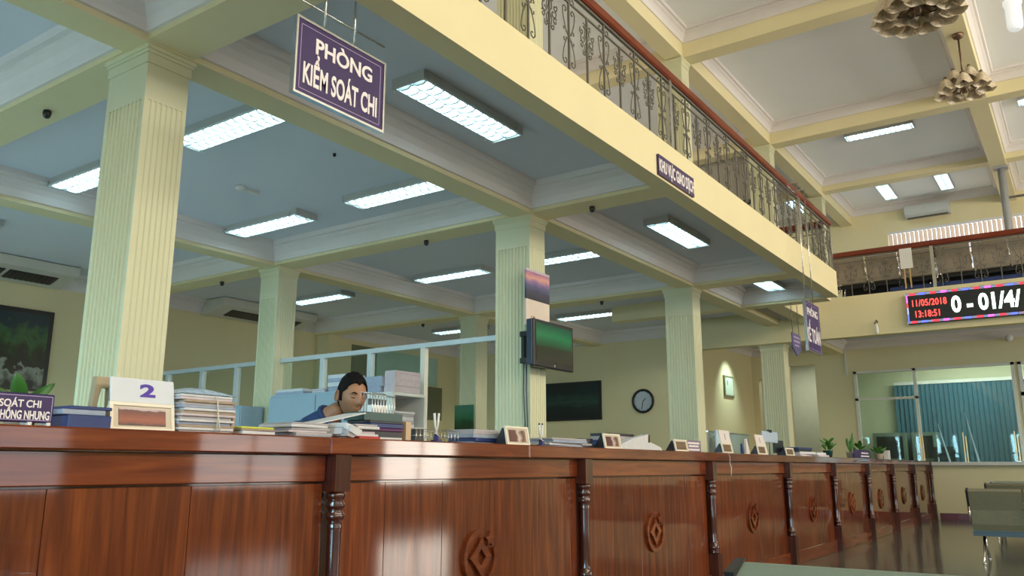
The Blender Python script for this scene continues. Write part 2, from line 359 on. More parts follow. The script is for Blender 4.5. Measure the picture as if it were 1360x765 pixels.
# columns
def flute_outline(x0, x1, y0, y1, grooves=True, d=0.011):
    """front (+X) and side (-Y) faces are grooved; outline counter clockwise from the -X,-Y corner"""
    pts = [(x0, y0)]
    if grooves:
        n = 9; m = 0.025; s_ = (x1-x0-2*m)/n
        for k in range(n):
            a = x0+m+k*s_; pts += [(a+s_*0.18, y0), (a+s_*0.32, y0+d), (a+s_*0.68, y0+d), (a+s_*0.82, y0)]
    pts.append((x1, y0))
    if grooves:
        n = 7; m = 0.018; d = 0.006; s_ = (y1-y0-2*m)/n
        for k in range(n):
            a = y0+m+k*s_; pts += [(x1, a+s_*0.18), (x1-d, a+s_*0.32), (x1-d, a+s_*0.68), (x1, a+s_*0.82)]
    pts += [(x1, y1), (x0, y1)]
    return pts
def column(x1, y0, zb, zf, zt, label, wx=0.4, wy=0.27):
    r = thing('column', label, None, (x1-wx/2, y0+wy/2, zb), world=True, kind='structure')
    x0, y1 = x1-wx, y0+wy
    obj('fluted_shaft', MB().prism(flute_outline(x0, x1, y0, y1), zb, zf), COLP, r)
    obj('plain_shaft', MB().box(x0, x1, y0, y1, zf, zt-0.11), COLP, r)
    mb = MB().box(x0-0.008, x1+0.008, y0-0.008, y1+0.008, zt-0.11, zt-0.05).box(x0-0.016, x1+0.016, y0-0.016, y1+0.016, zt-0.05, zt-0.03).box(x0-0.024, x1+0.024, y0-0.024, y1+0.024, zt-0.03, zt)
    obj('capital', mb, COLP, r)
    return r
column(-4.22, 2.42, 0, 3.07, 3.4, 'large fluted pale column behind the counter, nearest the camera')
column(-4.22, 6.42, 0, 3.09, 3.4, 'fluted pale column carrying the wall television and calendar')
column(-4.22, 10.42, 0, 3.02, 3.4, 'fluted pale column between clock and certificate')
column(-4.22, 14.43, 0, 3.09, 3.11, 'farthest fluted pale column under the deep beam')
column(-7.9, 6.46, 0, 3.02, 3.4, 'fluted pale column in the second row behind the seated man', 0.33, 0.29)
column(-7.9, 10.46, 0, 3.02, 3.4, 'dim fluted column in the second row left of the television column', 0.33, 0.29)
for k, y0 in enumerate((2.42, 6.42, 10.42, 14.43, 18.04)):
    column(-4.22, y0, SLAB, 6.45, 6.8, 'fluted pale upper gallery column, number %d from the camera' % (k+1) if False else ['upper fluted column above the nearest column', 'upper fluted column seen through the scrolled railing', 'upper fluted column behind the middle of the railing', 'upper fluted column near the railing end', 'upper fluted column at the far wall'][k])
struct('wall_pier', MB().box(-11.6, -11.3, 10.46, 10.76, 0, CEIL).box(-11.6, -11.3, 6.46, 6.76, 0, CEIL), CREAM, 'shallow cream piers on the office wall')

# window frames for the daylight openings
wi = 1
for y, wd in EASTWIN:
    for z0, z1 in ((0.6, 2.7), (4.35, 6.25)):
        mb = MB(); a, b = y-wd/2, y+wd/2
        for q in (a, (a+b)/2-0.02, b-0.05): mb.box(HX+0.02, HX+0.07, q, q+0.05, z0, z1)
        for q in (z0, (z0+z1)/2, z1-0.05): mb.box(HX+0.02, HX+0.07, a, b, q, q+0.05)
        struct('window_%d' % wi, mb, WALU, 'daylit street window'); wi += 1
for x, wd in SOUTHWIN:
    mb = MB(); a, b = x-wd/2, x+wd/2
    for q in (a, x-0.02, b-0.05): mb.box(q, q+0.05, HY0-0.07, HY0-0.02, 0.65, 2.55)
    for q in (0.65, 1.6, 2.5): mb.box(a, b, HY0-0.07, HY0-0.02, q, q+0.05)
    struct('window_%d' % wi, mb, WALU, 'daylit window behind the waiting area'); wi += 1

for y in (1.0, 6.0, 11.0):   # frames put around the added gallery fill lights, on a solid wall
    mb = MB()
    for q in (y-1.25, y-0.025, y+1.2): mb.box(-11.6, -11.5, q, q+0.05, 5.0, 6.2)
    for q in (4.95, 6.2): mb.box(-11.6, -11.5, y-1.25, y+1.25, q, q+0.05)
    struct('window_%d' % wi, mb, WALU, 'high window of the upper left gallery'); wi += 1
# ---- enquiry window in the far wall
wn = thing('window_%d' % wi, 'wide aluminium framed enquiry window with stone sill', None, (-2.5, 18.65, 1.1), world=True, kind='structure'); wi += 1
mb = MB()
for q in (-4.01, -2.86, -1.12): mb.box(q, q+0.06, 18.63, 18.70, 1.12, 3.0)
mb.box(-4.01, -1.06, 18.63, 18.70, 2.95, 3.0).box(-4.01, -2.8, 18.63, 18.70, 2.38, 2.43)
obj('window_frame', mb, WALU, wn)
for a, b, c, d in ((-3.95, -2.86, 1.12, 2.38), (-3.95, -2.86, 2.43, 2.95), (-2.80, -1.12, 1.12, 2.95)):
    obj('pane', MB().box(a, b, 18.66, 18.668, c, d), GLASSG, wn)
obj('sill', MB().box(-2.665, 2.4, 18.45, 18.70, 1.04, 1.11), STONE, wn, bevel=0.008)
wn = thing('window_%d' % wi, 'second enquiry window with transom at the frame edge', None, (0.7, 18.65, 1.1), world=True, kind='structure'); wi += 1
mb = MB()
for q in (-1.0, 0.7, 2.34): mb.box(q, q+0.06, 18.63, 18.70, 1.11, 3.0)
mb.box(-1.0, 2.4, 18.63, 18.70, 2.95, 3.0).box(-1.0, 2.4, 18.63, 18.70, 2.35, 2.42)
obj('window_frame', mb, WALU, wn)
for a, b, c, d in ((-0.94, 0.7, 1.11, 2.35), (-0.94, 0.7, 2.42, 2.95), (0.76, 2.34, 1.11, 2.95)):
    obj('pane', MB().box(a, b, 18.66, 18.668, c, d), GLASSG, wn)
# blinds in the room behind
bl = thing('vertical_blind', 'wide teal vertical blind in the room behind the enquiry window', 'blind', (-2.3, 20.9, 2.9), world=True)
obj('headrail', MB().box(-3.62, -0.2, 20.84, 20.90, 2.86, 2.93), WHITE, bl)
for k in range(36):
    x = -3.58+k*0.094
    o = obj('slat', MB().box(-0.046, 0.046, -0.002, 0.002, 0.9, 2.86, Matrix.Translation((x, 20.86, 0)) @ Matrix.Rotation(0.35, 4, 'Z')), TEALB, bl)
area('room_light', (-1.6, 19.8, 3.5), (0, 0, 0), 3.0, 0.6, 75, (0.95, 1.0, 0.92)); area('room_light', (-5.4, 19.8, 3.5), (0, 0, 0), 0.8, 0.6, 24, (0.95, 1.0, 0.92))
# upstairs window blinds, daylight behind
for x0, x1, z0, z1, lab in ((-3.42, -0.6, 5.2, 6.5, 'sunlit beige vertical blind in the upper far window'), (-5.4, -4.75, 4.9, 6.35, 'narrow sunlit vertical blind at the railing corner')):
    bl = thing('vertical_blind', lab, 'blind', ((x0+x1)/2, 20.84, z1), world=True)
    obj('headrail', MB().box(x0, x1, 20.80, 20.84, z1-0.05, z1), WHITE, bl)
    k = x0+0.05
    BLF = bpy.data.materials.get('translucent_beige_blind')
    if not BLF:
        BLF = bpy.data.materials.new('translucent_beige_blind'); BLF.use_nodes = True; nt = BLF.node_tree; nn = nt.nodes
        tr = nn.new('ShaderNodeBsdfTranslucent'); tr.inputs[0].default_value = (0.85, 0.74, 0.62, 1)
        df = nn.new('ShaderNodeBsdfDiffuse'); df.inputs[0].default_value = (0.8, 0.7, 0.6, 1)
        nz = nn.new('ShaderNodeTexNoise'); nz.inputs[2].default_value = 4
        mx = nn.new('ShaderNodeMixShader'); mx.inputs[0].default_value = 0.35
        nt.links.new(tr.outputs[0], mx.inputs[1]); nt.links.new(df.outputs[0], mx.inputs[2]); nt.links.new(mx.outputs[0], nn['Material Output'].inputs[0])
    while k < x1:
        obj('slat', MB().box(-0.05, 0.05, -0.002, 0.002, z0, z1-0.05, Matrix.Translation((k, 20.86, 0)) @ Matrix.Rotation(0.85, 4, 'Z')), BLF, bl); k += 0.094
    area('daylight', ((x0+x1)/2, 21.5, (z0+z1)/2), (-PI/2, 0, 0), x1-x0, z1-z0, 3*(x1-x0), (1.0, 0.93, 0.85))

# ================================================================ COUNTER
PIL = [0.10, 2.585, 4.73, 6.90, 9.09, 11.02, 12.93, 14.74, 16.67, 18.56]
ctr = thing('service_counter', 'long varnished red wood service counter with turned posts and carved emblems', 'counter', (-2.95, 8, 0), world=True)
tops = [-2.4, 0.45, 2.52, 4.06, 6.70, 9.0, 12.9, 16.6, 18.63]
for a, b in zip(tops, tops[1:]):
    obj('counter_top', MB().box(-3.27, -2.675, a+0.001, b-0.001, 1.055, 1.128), WOODT, ctr, bevel=0.006)
obj('carcass', MB().box(-3.22, -2.765, -2.4, 18.63, 0.0, 1.053), WOODD, ctr)
edges = [-2.4]+PIL
for i, (a, b) in enumerate(zip(edges, edges[1:])):
    a2, b2 = a+0.045, b-0.045
    obj('frieze_board', MB().box(-2.765, -2.722, a2, b2, 0.942, 1.053), WOODT, ctr, bevel=0.004)
    seams = {1: [a2, 0.36, 0.87, 1.38, 1.90, b2], 2: [a2, 2.93, 3.35, 3.80, 4.25, b2]}.get(i) or [a2+(b2-a2)*k/(5 if b-a > 1.5 else 4) for k in range(6 if b-a > 1.5 else 5)]
    for ya, yb in zip(seams, seams[1:]):
        obj('board', MB().box(-2.765, -2.737, ya+0.001, yb-0.001, 0.13, 0.934), WOOD, ctr, bevel=0.0015)
    obj('plinth_board', MB().box(-2.765, -2.715, a2, b2, 0.0, 0.135), WOODT, ctr, bevel=0.004)
    # carved emblem
    yc, zc = (a+b)/2, 0.54
    mp = lambda u, v, h: (-2.737+h, yc+u, zc+v)
    mb = MB(); N = 36
    # ring open at the upper right
    a_s, a_e = math.radians(80), math.radians(80+300)
    R0 = lambda t, r: (r*math.cos(t), r*math.sin(t))
    ts = [a_s+(a_e-a_s)*k/N for k in range(N+1)]
    outer = [R0(t, 0.145) for t in ts]; inner = [R0(t, 0.118) for t in ts]
    for k in range(N):
        mb.prism([outer[k], outer[k+1], inner[k+1], inner[k]], 0, 0.02, mp)
    def astroid(r):
        p = []
        for q in range(4):
            a0 = q*PI/2
            for s_ in range(5):
                t = a0+s_/5*PI/2; c_, d_ = math.cos(t), math.sin(t)
                p.append((r*abs(c_)**2.3*(1 if c_ >= 0 else -1), r*abs(d_)**2.3*(1 if d_ >= 0 else -1)))
        return p
    o_, i_ = astroid(0.098), astroid(0.045)
    for k in range(20): mb.prism([o_[k], o_[(k+1) % 20], i_[(k+1) % 20], i_[k]], 0, 0.02, mp)
    st = [((0.02 if k % 2 else 0.042)*math.sin(k*PI/5)+0.085, (0.02 if k % 2 else 0.042)*math.cos(k*PI/5)+0.085) for k in range(10)]
    mb.prism(st, 0, 0.016, mp)
    obj('emblem', mb, WOODT, ctr)
# turned posts
prof = [(0.036, 0.30), (0.040, 0.31), (0.034, 0.325), (0.042, 0.34), (0.044, 0.355), (0.034, 0.375), (0.030, 0.40), (0.030, 0.74), (0.034, 0.76), (0.026, 0.775),
        (0.040, 0.79), (0.040, 0.805), (0.027, 0.82), (0.038, 0.835), (0.042, 0.845), (0.028, 0.862), (0.040, 0.875), (0.042, 0.89), (0.034, 0.90)]
pm = None
for y in PIL:
    if pm is None:
        pm = obj('turned_post', MB().lathe(prof, (-2.70, y, 0), 14).box(-2.765, -2.662, y-0.045, y+0.045, 0.9, 1.053).box(-2.765, -2.655, y-0.048, y+0.048, 0, 0.30), WOODD, ctr)
        y0_ = y
    else:
        c = pm.copy(); C.objects.link(c); c.location.y = y-y0_

# ================================================================ LIGHT FITTINGS
def make_light(name, label, cat, group):
    t = thing(name, label, cat, (0, 0, 0), 0, group)
    hs = MB(); L_, W_ = 0.60, 0.145
    # open-bottom housing: top, two long sides sloped, ends
    hs.box(-L_, L_, -W_, W_, -0.012, 0).box(-L_, L_, -W_, -W_+0.006, -0.060, -0.012).box(-L_, L_, W_-0.006, W_, -0.060, -0.012)
    hs.box(-L_, -L_+0.012, -W_, W_, -0.075, -0.012).box(L_-0.012, L_, -W_, W_, -0.075, -0.012)
    obj('housing', hs, mat('grey_white_housing', (0.5, 0.5, 0.48), 0.5, var=0.03), t)
    for s_ in (-1, 1): obj('tube', MB().lathe([(0.014, -0.57), (0.014, 0.57)], (0, s_*0.07, -0.036), 8, 'x'), TUBE, t)
    lv = MB()
    for yy in (-W_+0.006, -0.006, W_-0.018): lv.box(-L_+0.012, L_-0.012, yy, yy+0.012, -0.070, -0.052)
    for k in range(13):
        xx = -0.552+k*0.092
        for s_ in (-1, 1):
            yc = s_*0.07
            # parabolic cross blade, deeper in the middle
            lv.prism([(yc-0.062, -0.05), (yc-0.062, -0.066), (yc-0.03, -0.080), (yc+0.03, -0.080), (yc+0.062, -0.066), (yc+0.062, -0.05)], xx-0.007, xx+0.007, lambda u, v, h: (h, u, v))
    obj('louvre', lv, LOUV, t)
    cl = MB()
    for xx in (-0.56, 0.5): cl.tube([(xx, W_+0.004, -0.03), (xx, W_+0.012, -0.07), (xx, W_+0.004, -0.08)], 0.004, 4).tube([(xx, -W_-0.004, -0.03), (xx, -W_-0.012, -0.07), (xx, -W_-0.004, -0.08)], 0.004, 4)
    obj('clip', cl, CHROME, t)
    return t
LG = 'twin tube louvred ceiling lights'
lights = [  # x, y, rz, z, label
 (-3.57, 4.52, PI/2, CEIL, 'nearest louvred ceiling light under the gallery, right of the purple hanging sign'),
 (-3.59, 8.55, PI/2, CEIL, 'louvred ceiling light under the gallery beam below the small fascia sign'),
 (-3.59, 11.68, PI/2, CEIL, 'farthest louvred light under the gallery, by the far corner of the beam'),
 (-5.25, 3.74, 0, CEIL, 'bright louvred ceiling light right of the nearest column'),
 (-7.18, 3.74, 0, CEIL, 'louvred ceiling light half hidden left of the nearest column'),
 (-5.25, 5.66, 0, CEIL, 'louvred ceiling light below the purple hanging sign'),
 (-7.13, 5.66, 0, CEIL, 'louvred ceiling light above the second row column'),
 (-5.12, 8.74, 0, CEIL, 'louvred light just right of the television column top'),
 (-7.00, 8.70, 0, CEIL, 'louvred light left of the television column'),
 (-6.98, 12.5, 0, CEIL, 'louvred light above the television'),
 (-5.05, 12.42, 0, CEIL, 'louvred light crossing behind the third column'),
 (-9.72, 8.80, 0, CEIL, 'louvred light right of the second row column'),
 (-9.80, 12.45, 0, CEIL, 'small distant louvred light left of the dim rear column'),
 (-10.1, 3.86, 0, CEIL, 'louvred light over the left office edge'),
 (-5.25, -0.3, 0, CEIL, 'louvred light in the nearest office bay'),
 (-2.58, 15.85, 0, TOP, 'cyan louvred light on the high ceiling of the far gallery'),
 (-3.16, 19.62, PI/2, TOP, 'left of the two square looking lights above the upper blind'),
 (-1.98, 19.58, PI/2, TOP, 'right of the two square looking lights above the upper blind'),
 (-5.15, 19.55, PI/2, TOP, 'light seen through the railing bars'),
 (1.6, 16.5, 0, CEIL, 'louvred light under the far gallery, outside the right frame edge'), (4.6, 16.5, 0, CEIL, 'louvred light deep under the far gallery at the street side'),  # both lamps added out of view to brighten the far wall
 (0.25, 15.85, 0, TOP, 'louvred light at the right frame edge on the high ceiling'),
]
L0 = make_light('fluorescent_light', lights[0][4], 'ceiling light', LG)
for i, (x, y, rz, z, lab) in enumerate(lights):
    if i == 0: L0.location = (x, y, z); L0.rotation_euler = (0, 0, rz)
    else: dup(L0, (x, y, z), rz, lab)
# small spot that washes the certificate wall
sp = thing('spotlight', 'small round spotlight above the framed certificate', 'spotlight', (-5.62, 17.0, 3.5), world=True)
obj('body', MB().lathe([(0.05, 3.47), (0.05, 3.60), (0.02, 3.65)], (-5.62, 17.0, 0), 12), WHITE, sp)
sl = bpy.data.lights.new('spot', 'SPOT'); sl.energy = 90; sl.spot_size = math.radians(80); sl.spot_blend = 1.0; sl.color = (0.75, 1.0, 0.92); sl.shadow_soft_size = 0.04
so = bpy.data.objects.new('spot', sl); C.objects.link(so); so.location = (-5.62, 17.0, 3.44); so.rotation_euler = (0, math.radians(30), 0)

# ================================================================ RAILINGS
def spiral(cx, cz, r, a0, turns, side=1, n=12):
    return [(0, cx+side*r*(1-0.75*k/n)*math.cos(a0+turns*2*PI*k/n), cz+r*(1-0.75*k/n)*math.sin(a0+turns*2*PI*k/n)) for k in range(n+1)]
def orn_long():
    mb = MB(); r = 0.0055
    for s_ in (-1, 1):
        pts = []
        for k in range(15):
            t = k/14; z = 0.10+0.41*t
            pts.append((0, s_*0.078*abs(math.cos(t*PI))**0.8*(1 if True else 0)+s_*0.008, z))
        mb.tube(pts, r, 4)
        mb.tube(spiral(s_*0.052, 0.105, 0.034, 0, -0.85, s_, 9), r, 4); mb.tube(spiral(s_*0.052, 0.505, 0.034, 0, 0.85, s_, 9), r, 4)
        mb.tube(spiral(s_*0.062, 0.27, 0.024, PI*0.8, 0.8, s_, 7), r, 4); mb.tube(spiral(s_*0.062, 0.345, 0.024, PI*1.2, -0.8, s_, 7), r, 4)
        mb.tube(spiral(s_*0.055, 0.61, 0.036, PI, 0.9, s_, 8), r, 4)
    return mb
def orn_flower():
    mb = MB(); r = 0.0055
    for s_ in (-1, 1):
        for q, (cy, cz, rr) in enumerate(((0.058, 0.385, 0.040), (0.080, 0.33, 0.030), (0.080, 0.44, 0.030), (0.040, 0.495, 0.026), (0.040, 0.275, 0.026))):
            mb.tube(spiral(s_*cy, cz, rr, PI*0.3, 1.0 if q % 2 else -1.0, s_, 10), r, 4)
        mb.tube([(0, 0, 0.51), (0, s_*0.03, 0.47), (0, s_*0.035, 0.42), (0, 0.004*s_, 0.385), (0, s_*0.035, 0.34), (0, s_*0.03, 0.30), (0, 0, 0.26)], r, 4)
    return mb
def railing(name, label, ya, yb, posts, cat='railing'):
    """built along local +Y from ya to yb, base z 0"""
    r = thing(name, label, cat)
    obj('handrail', MB().box(-0.04, 0.04, ya, yb, 0.675, 0.765), RAILW, r, bevel=0.015)
    obj('rail_bar', MB().box(-0.012, 0.012, ya, yb, 0.655, 0.675).box(-0.006, 0.006, ya, yb, 0.575, 0.587), IRON, r)
    protoA = protoB = None; k = 0
    y = ya+0.06
    while y < yb:
        if any(abs(y-p) < 0.08 for p in posts): y += 0.27; k += 1; continue
        long_ = k % 2 == 0
        if long_:
            if protoA is None:
                protoA = obj('baluster', MB().box(-0.007, 0.007, -0.007, 0.007, 0, 0.66), IRON, r); protoA.location.y = y
                oa = obj('scroll_ornament', orn_long(), IRON, protoA)
            else:
                c = protoA.copy(); C.objects.link(c); c.location.y = y; d = oa.copy(); C.objects.link(d); d.parent = c
        else:
            if protoB is None:
                protoB = obj('baluster', MB().box(-0.007, 0.007, -0.007, 0.007, 0, 0.58), IRON, r); protoB.location.y = y
                ob = obj('flower_ornament', orn_flower(), IRON, protoB)
            else:
                c = protoB.copy(); C.objects.link(c); c.location.y = y; d = ob.copy(); C.objects.link(d); d.parent = c
        y += 0.27; k += 1
    for p in posts: o = obj('post', MB().box(-0.025, 0.025, -0.025, 0.025, 0, 0.68), STEEL, r); o.location.y = p
    return r
rl = railing('railing', 'long gallery railing with wrought scrolls and red brown handrail, above the edge beam', 0.0, 10.2, [4.53, 8.6, 10.17])
rl.location = (-2.79, 2.02, SLAB)
r2 = railing('railing', 'short return of the gallery railing at the open corner', 0.0, 0.86, [])
r2.location = (-2.86, 12.19, SLAB); r2.rotation_euler = (0, 0, PI/2)
r3 = railing('railing', 'railing across the front of the far gallery above the display board', 0.0, 8.0, [1.57, 4.7])
r3.location = (-3.3, 14.27, SLAB); r3.rotation_euler = (0, 0, -PI/2)

# ================================================================ SIGNS
def sign(name, label, x, y0, y1, z0, z1, lines, rods, m=PURPLE, frame=True):
    s = thing(name, label, 'sign', (x, (y0+y1)/2, z0), world=True)
    obj('plate', MB().box(x-0.01, x+0.01, y0, y1, z0, z1), m, s)
    if frame:
        f = MB(); t = 0.012
        f.box(x-0.016, x+0.016, y0-t, y0, z0-t, z1+t).box(x-0.016, x+0.016, y1, y1+t, z0-t, z1+t).box(x-0.016, x+0.016, y0, y1, z0-t, z0).box(x-0.016, x+0.016, y0, y1, z1, z1+t)
        obj('frame', f, STEEL, s)
        i = 0.025; b = MB()
        for a, b_, c, d in ((y0+i, y1-i, z0+i-0.003, z0+i), (y0+i, y1-i, z1-i, z1-i+0.003), (y0+i-0.003, y0+i, z0+i, z1-i), (y1-i, y1-i+0.003, z0+i, z1-i)): b.box(x+0.01, x+0.0115, a, b_, c, d)
        obj('border_line', b, LILAC, s)
    for body, size, yc, zc, sx, bold in lines:
        text(body, size, LETTER, s, (x+0.011, yc, zc), YP, ZP, sx=sx, bold=bold)
    for y, z in rods: obj('rod', MB().lathe([(0.006, z1), (0.006, z)], (x, y, 0), 6), STEEL, s)
    return s
s1 = sign('hanging_sign', 'large purple hanging sign reading PHÒNG KIỂM SOÁT CHI, at upper left', -3.0, 2.47, 3.08, 2.80, 3.19,
     [('PHÒNG', 0.115, 2.79, 3.045, 1.0, 0.003), ('KIỂM SOÁT CHI', 0.155, 2.775, 2.862, 0.48, 0.004)], [(2.65, CEIL), (2.86, CEIL)])
obj('cross_bar', MB().tube([(-3.0, 2.3, 3.295), (-3.0, 3.09, 3.305)], 0.006, 6), STEEL, s1)
s2 = sign('hanging_sign', 'purple PHÒNG KẾ TOÁN sign hung on two long rods at the gallery end', -2.62, 9.93, 10.52, 2.36, 2.95,
     [('PHÒNG', 0.13, 10.22, 2.79, 1.0, 0.002), ('KẾ TOÁN', 0.24, 10.22, 2.47, 0.55, 0.004)], [(10.0, 4.45), (10.33, 4.45)])
obj('hook', MB().box(-2.748, -2.614, 9.994, 10.006, 4.448, 4.46).box(-2.748, -2.614, 10.324, 10.336, 4.448, 4.46), STEEL, s2)
PX, PY, PZ = -3.42, 12.38, 2.78
sg = thing('pennant_sign', 'small purple pointed sign hanging below and left of the PHÒNG KẾ TOÁN sign', 'sign', (-3.42, 12.38, 2.61), world=True)
obj('plate', MB().prism([(PY-0.21, PZ+0.16), (PY-0.21, PZ-0.06), (PY, PZ-0.17), (PY+0.21, PZ-0.06), (PY+0.21, PZ+0.16)], PX-0.01, PX+0.005, lambda u, v, h: (h, u, v)), mat('faded_purple_sign', (0.10, 0.09, 0.22), 0.4), sg)
obj('lettering_band', MB().box(PX+0.005, PX+0.008, PY-0.15, PY+0.15, PZ+0.09, PZ+0.115).box(PX+0.005, PX+0.008, PY-0.15, PY+0.15, PZ+0.03, PZ+0.055).box(PX+0.005, PX+0.008, PY-0.11, PY+0.11, PZ-0.03, PZ-0.005), LILAC, sg)
for y in (PY-0.16, PY+0.16): obj('rod', MB().lathe([(0.005, PZ+0.16), (0.005, 3.395)], (PX, y, 0), 5), IRON, sg)
sf = thing('fascia_sign', 'narrow dark purple sign KHU VỰC GIAO DỊCH fixed on the gallery edge beam', 'sign', (-2.73, 6.52, 3.42), world=True)
obj('plate', MB().box(-2.747, -2.725, 6.14, 6.90, 3.42, 3.60), mat('dark_purple_sign', (0.045, 0.02, 0.10), 0.4), sf)
text('KHU VỰC GIAO DỊCH', 0.15, LETTER, sf, (-2.724, 6.52, 3.455), YP, ZP, sx=0.50, bold=0.004)

# LED display board
EM = lambda n, c, s_: mat(n, (0.02, 0.02, 0.02), 0.4, emit=(c, s_))
led = thing('display_board', 'red blue bordered electronic display board with date, time and running text', 'display board', (-0.5, 14.15, 3.2), world=True)
obj('casing', MB().box(-2.15, 2.3, 14.10, 14.22, 3.205, 3.69), DARK, led, bevel=0.005)
LR, LB, LM, LW = EM('red_led', (1.0, 0.03, 0.06), 2.2), EM('blue_led', (0.10, 0.14, 1.0), 2.2), EM('magenta_led', (1.0, 0.12, 0.9), 2.2), EM('pale_led', (0.55, 0.65, 1.0), 1.2)
seqt = [LR, LB, LR, LM]
k = 0; x = -2.13
while x < 2.2:
    for z in (3.652, 3.212):
        obj('led_block', MB().box(x+0.03, x+0.115, 14.094, 14.10, z, z+0.032), seqt[k % 4], led)
        obj('led_block', MB().box(x-0.03, x+0.03, 14.096, 14.10, z+0.004, z+0.010).box(x-0.03, x+0.03, 14.096, 14.10, z+0.022, z+0.028), LW, led)
    x += 0.15; k += 1
for j, (z0, z1, m_) in enumerate(((3.25, 3.36, LB), (3.36, 3.46, LW), (3.46, 3.54, LR), (3.54, 3.65, LM))):
    obj('led_block', MB().box(-2.145, -2.125, 14.094, 14.10, z0, z1), m_, led)
RT = EM('red_led_text', (1.0, 0.06, 0.05), 3.0); WT = EM('white_green_led_text', (0.75, 1.0, 0.88), 5.0)
text('11/05/2018', 0.145, RT, led, (-1.83, 14.097, 3.475), XP, ZP, sx=0.73, bold=0.002, track=1.05)
text('13:18:51', 0.145, RT, led, (-1.86, 14.097, 3.30), XP, ZP, sx=0.73, bold=0.002, track=1.05)
text('0 - 01/4/', 0.34, WT, led, (-1.52, 14.097, 3.335), XP, ZP, sx=0.78, bold=0.010, align='LEFT')

# nameplate on counter
def ledge_sign():
    s = thing('name_plate', 'purple name plate with white lettering at the left end of the counter', 'name plate', (-2.85, 1.2, 1.128), world=True)
    x = -2.83
    obj('plate', MB().box(x-0.012, x, 0.91, 1.42, 1.143, 1.237), PURPLE, s, bevel=0.004)
    b = MB(); i = 0.007
    for a, b_, c, d in ((0.91+i, 1.42-i, 1.143+i, 1.145+i), (0.91+i, 1.42-i, 1.235-i, 1.237-i), (1.418-i, 1.42-i, 1.143+i, 1.237-i)): b.box(x, x+0.001, a, b_, c, d)
    obj('border_line', b, LILAC, s)
    text('KIỂM SOÁT CHI', 0.033, LETTER, s, (x+0.0005, 1.378, 1.192), YP, ZP, sx=0.88, bold=0.0006, align='RIGHT', depth=0.001)
    text('THỊ HỒNG NHUNG', 0.038, LETTER, s, (x+0.0005, 1.408, 1.154), YP, ZP, sx=0.58, bold=0.0010, align='RIGHT', depth=0.001)
    for y in (1.0, 1.34, 1.40): obj('foot', MB().box(x-0.05, x+0.004, y, y+0.012, 1.128, 1.145), WHITE, s)
ledge_sign()

# ================================================================ TELEVISION, CALENDAR on the second column
tv = thing('television', 'black flat television with green lit screen on a column arm', 'television', (-4.1, 6.55, 1.9), world=True)
obj('casing', MB().box(-4.10, -4.045, 6.22, 6.92, 1.90, 2.335), DARK, tv, bevel=0.008)
obj('screen', MB().box(-4.047, -4.043, 6.255, 6.885, 1.955, 2.305), picture_mat('tv_picture', [(0.0, (0.022, 0.025, 0.015)), (0.35, (0.02, 0.03, 0.015)), (0.68, (0.015, 0.14, 0.055)), (1.0, (0.008, 0.05, 0.03))], scale=1.2, distort=0.15, rough=0.15, emit=0.5), tv)  # reflection on the switched-off screen, painted as a glowing green gradient
obj('side_panel', MB().box(-4.12, -4.06, 6.205, 6.222, 1.91, 2.33), DBLUE, tv, bevel=0.004)
text('hp', 0.035, WHITE, tv, (-4.044, 6.57, 1.915), YP, ZP) if False else None
obj('maker_badge', MB().lathe([(0.012, -4.045), (0.012, -4.042)], (0, 6.57, 1.926), 12, 'x'), STEEL, tv)
br = MB().box(-4.30, -4.26, 6.385, 6.42, 1.95, 2.25).box(-4.30, -4.12, 6.36, 6.40, 2.20, 2.25).box(-4.30, -4.12, 6.36, 6.40, 1.95, 2.0).box(-4.14, -4.10, 6.32, 6.42, 1.95, 2.26)
obj('wall_bracket', br, DARK, tv, bevel=0.004)
cb = MB()
for d in (0, 0.03): cb.tube([(-4.27+d, 6.39, 1.96), (-4.28+d, 6.40, 1.7), (-4.265+d, 6.398, 1.4), (-4.27+d, 6.40, 1.0), (-4.27+d, 6.4, 0.75)], 0.006, 5)
obj('cable', cb, DBLUE, tv)
cl = thing('wall_calendar', 'hanging calendar with pink sunset picture above the television', 'calendar', (-4.2, 6.45, 2.35), world=True)
obj('sheet', MB().box(-4.21, -4.19, 6.31, 6.72, 2.30, 2.55), mat('cream_calendar_paper', (0.72, 0.62, 0.54), 0.7), cl)
obj('picture', MB().box(-4.205, -4.188, 6.31, 6.72, 2.55, 2.82), picture_mat('sunset_print', [(0.05, (0.03, 0.03, 0.05)), (0.30, (0.05, 0.05, 0.10)), (0.5, (0.10, 0.10, 0.22)), (0.66, (0.30, 0.18, 0.36)), (0.8, (0.72, 0.36, 0.30)), (0.98, (0.42, 0.16, 0.34))], scale=4, distort=0.3), cl)
text('18', 0.08, mat('calendar_red', (0.35, 0.05, 0.06), 0.6), cl, (-4.188, 6.42, 2.34), YP, ZP)
obj('top_strip', MB().box(-4.212, -4.186, 6.31, 6.72, 2.82, 2.845), PAPERS[2], cl)

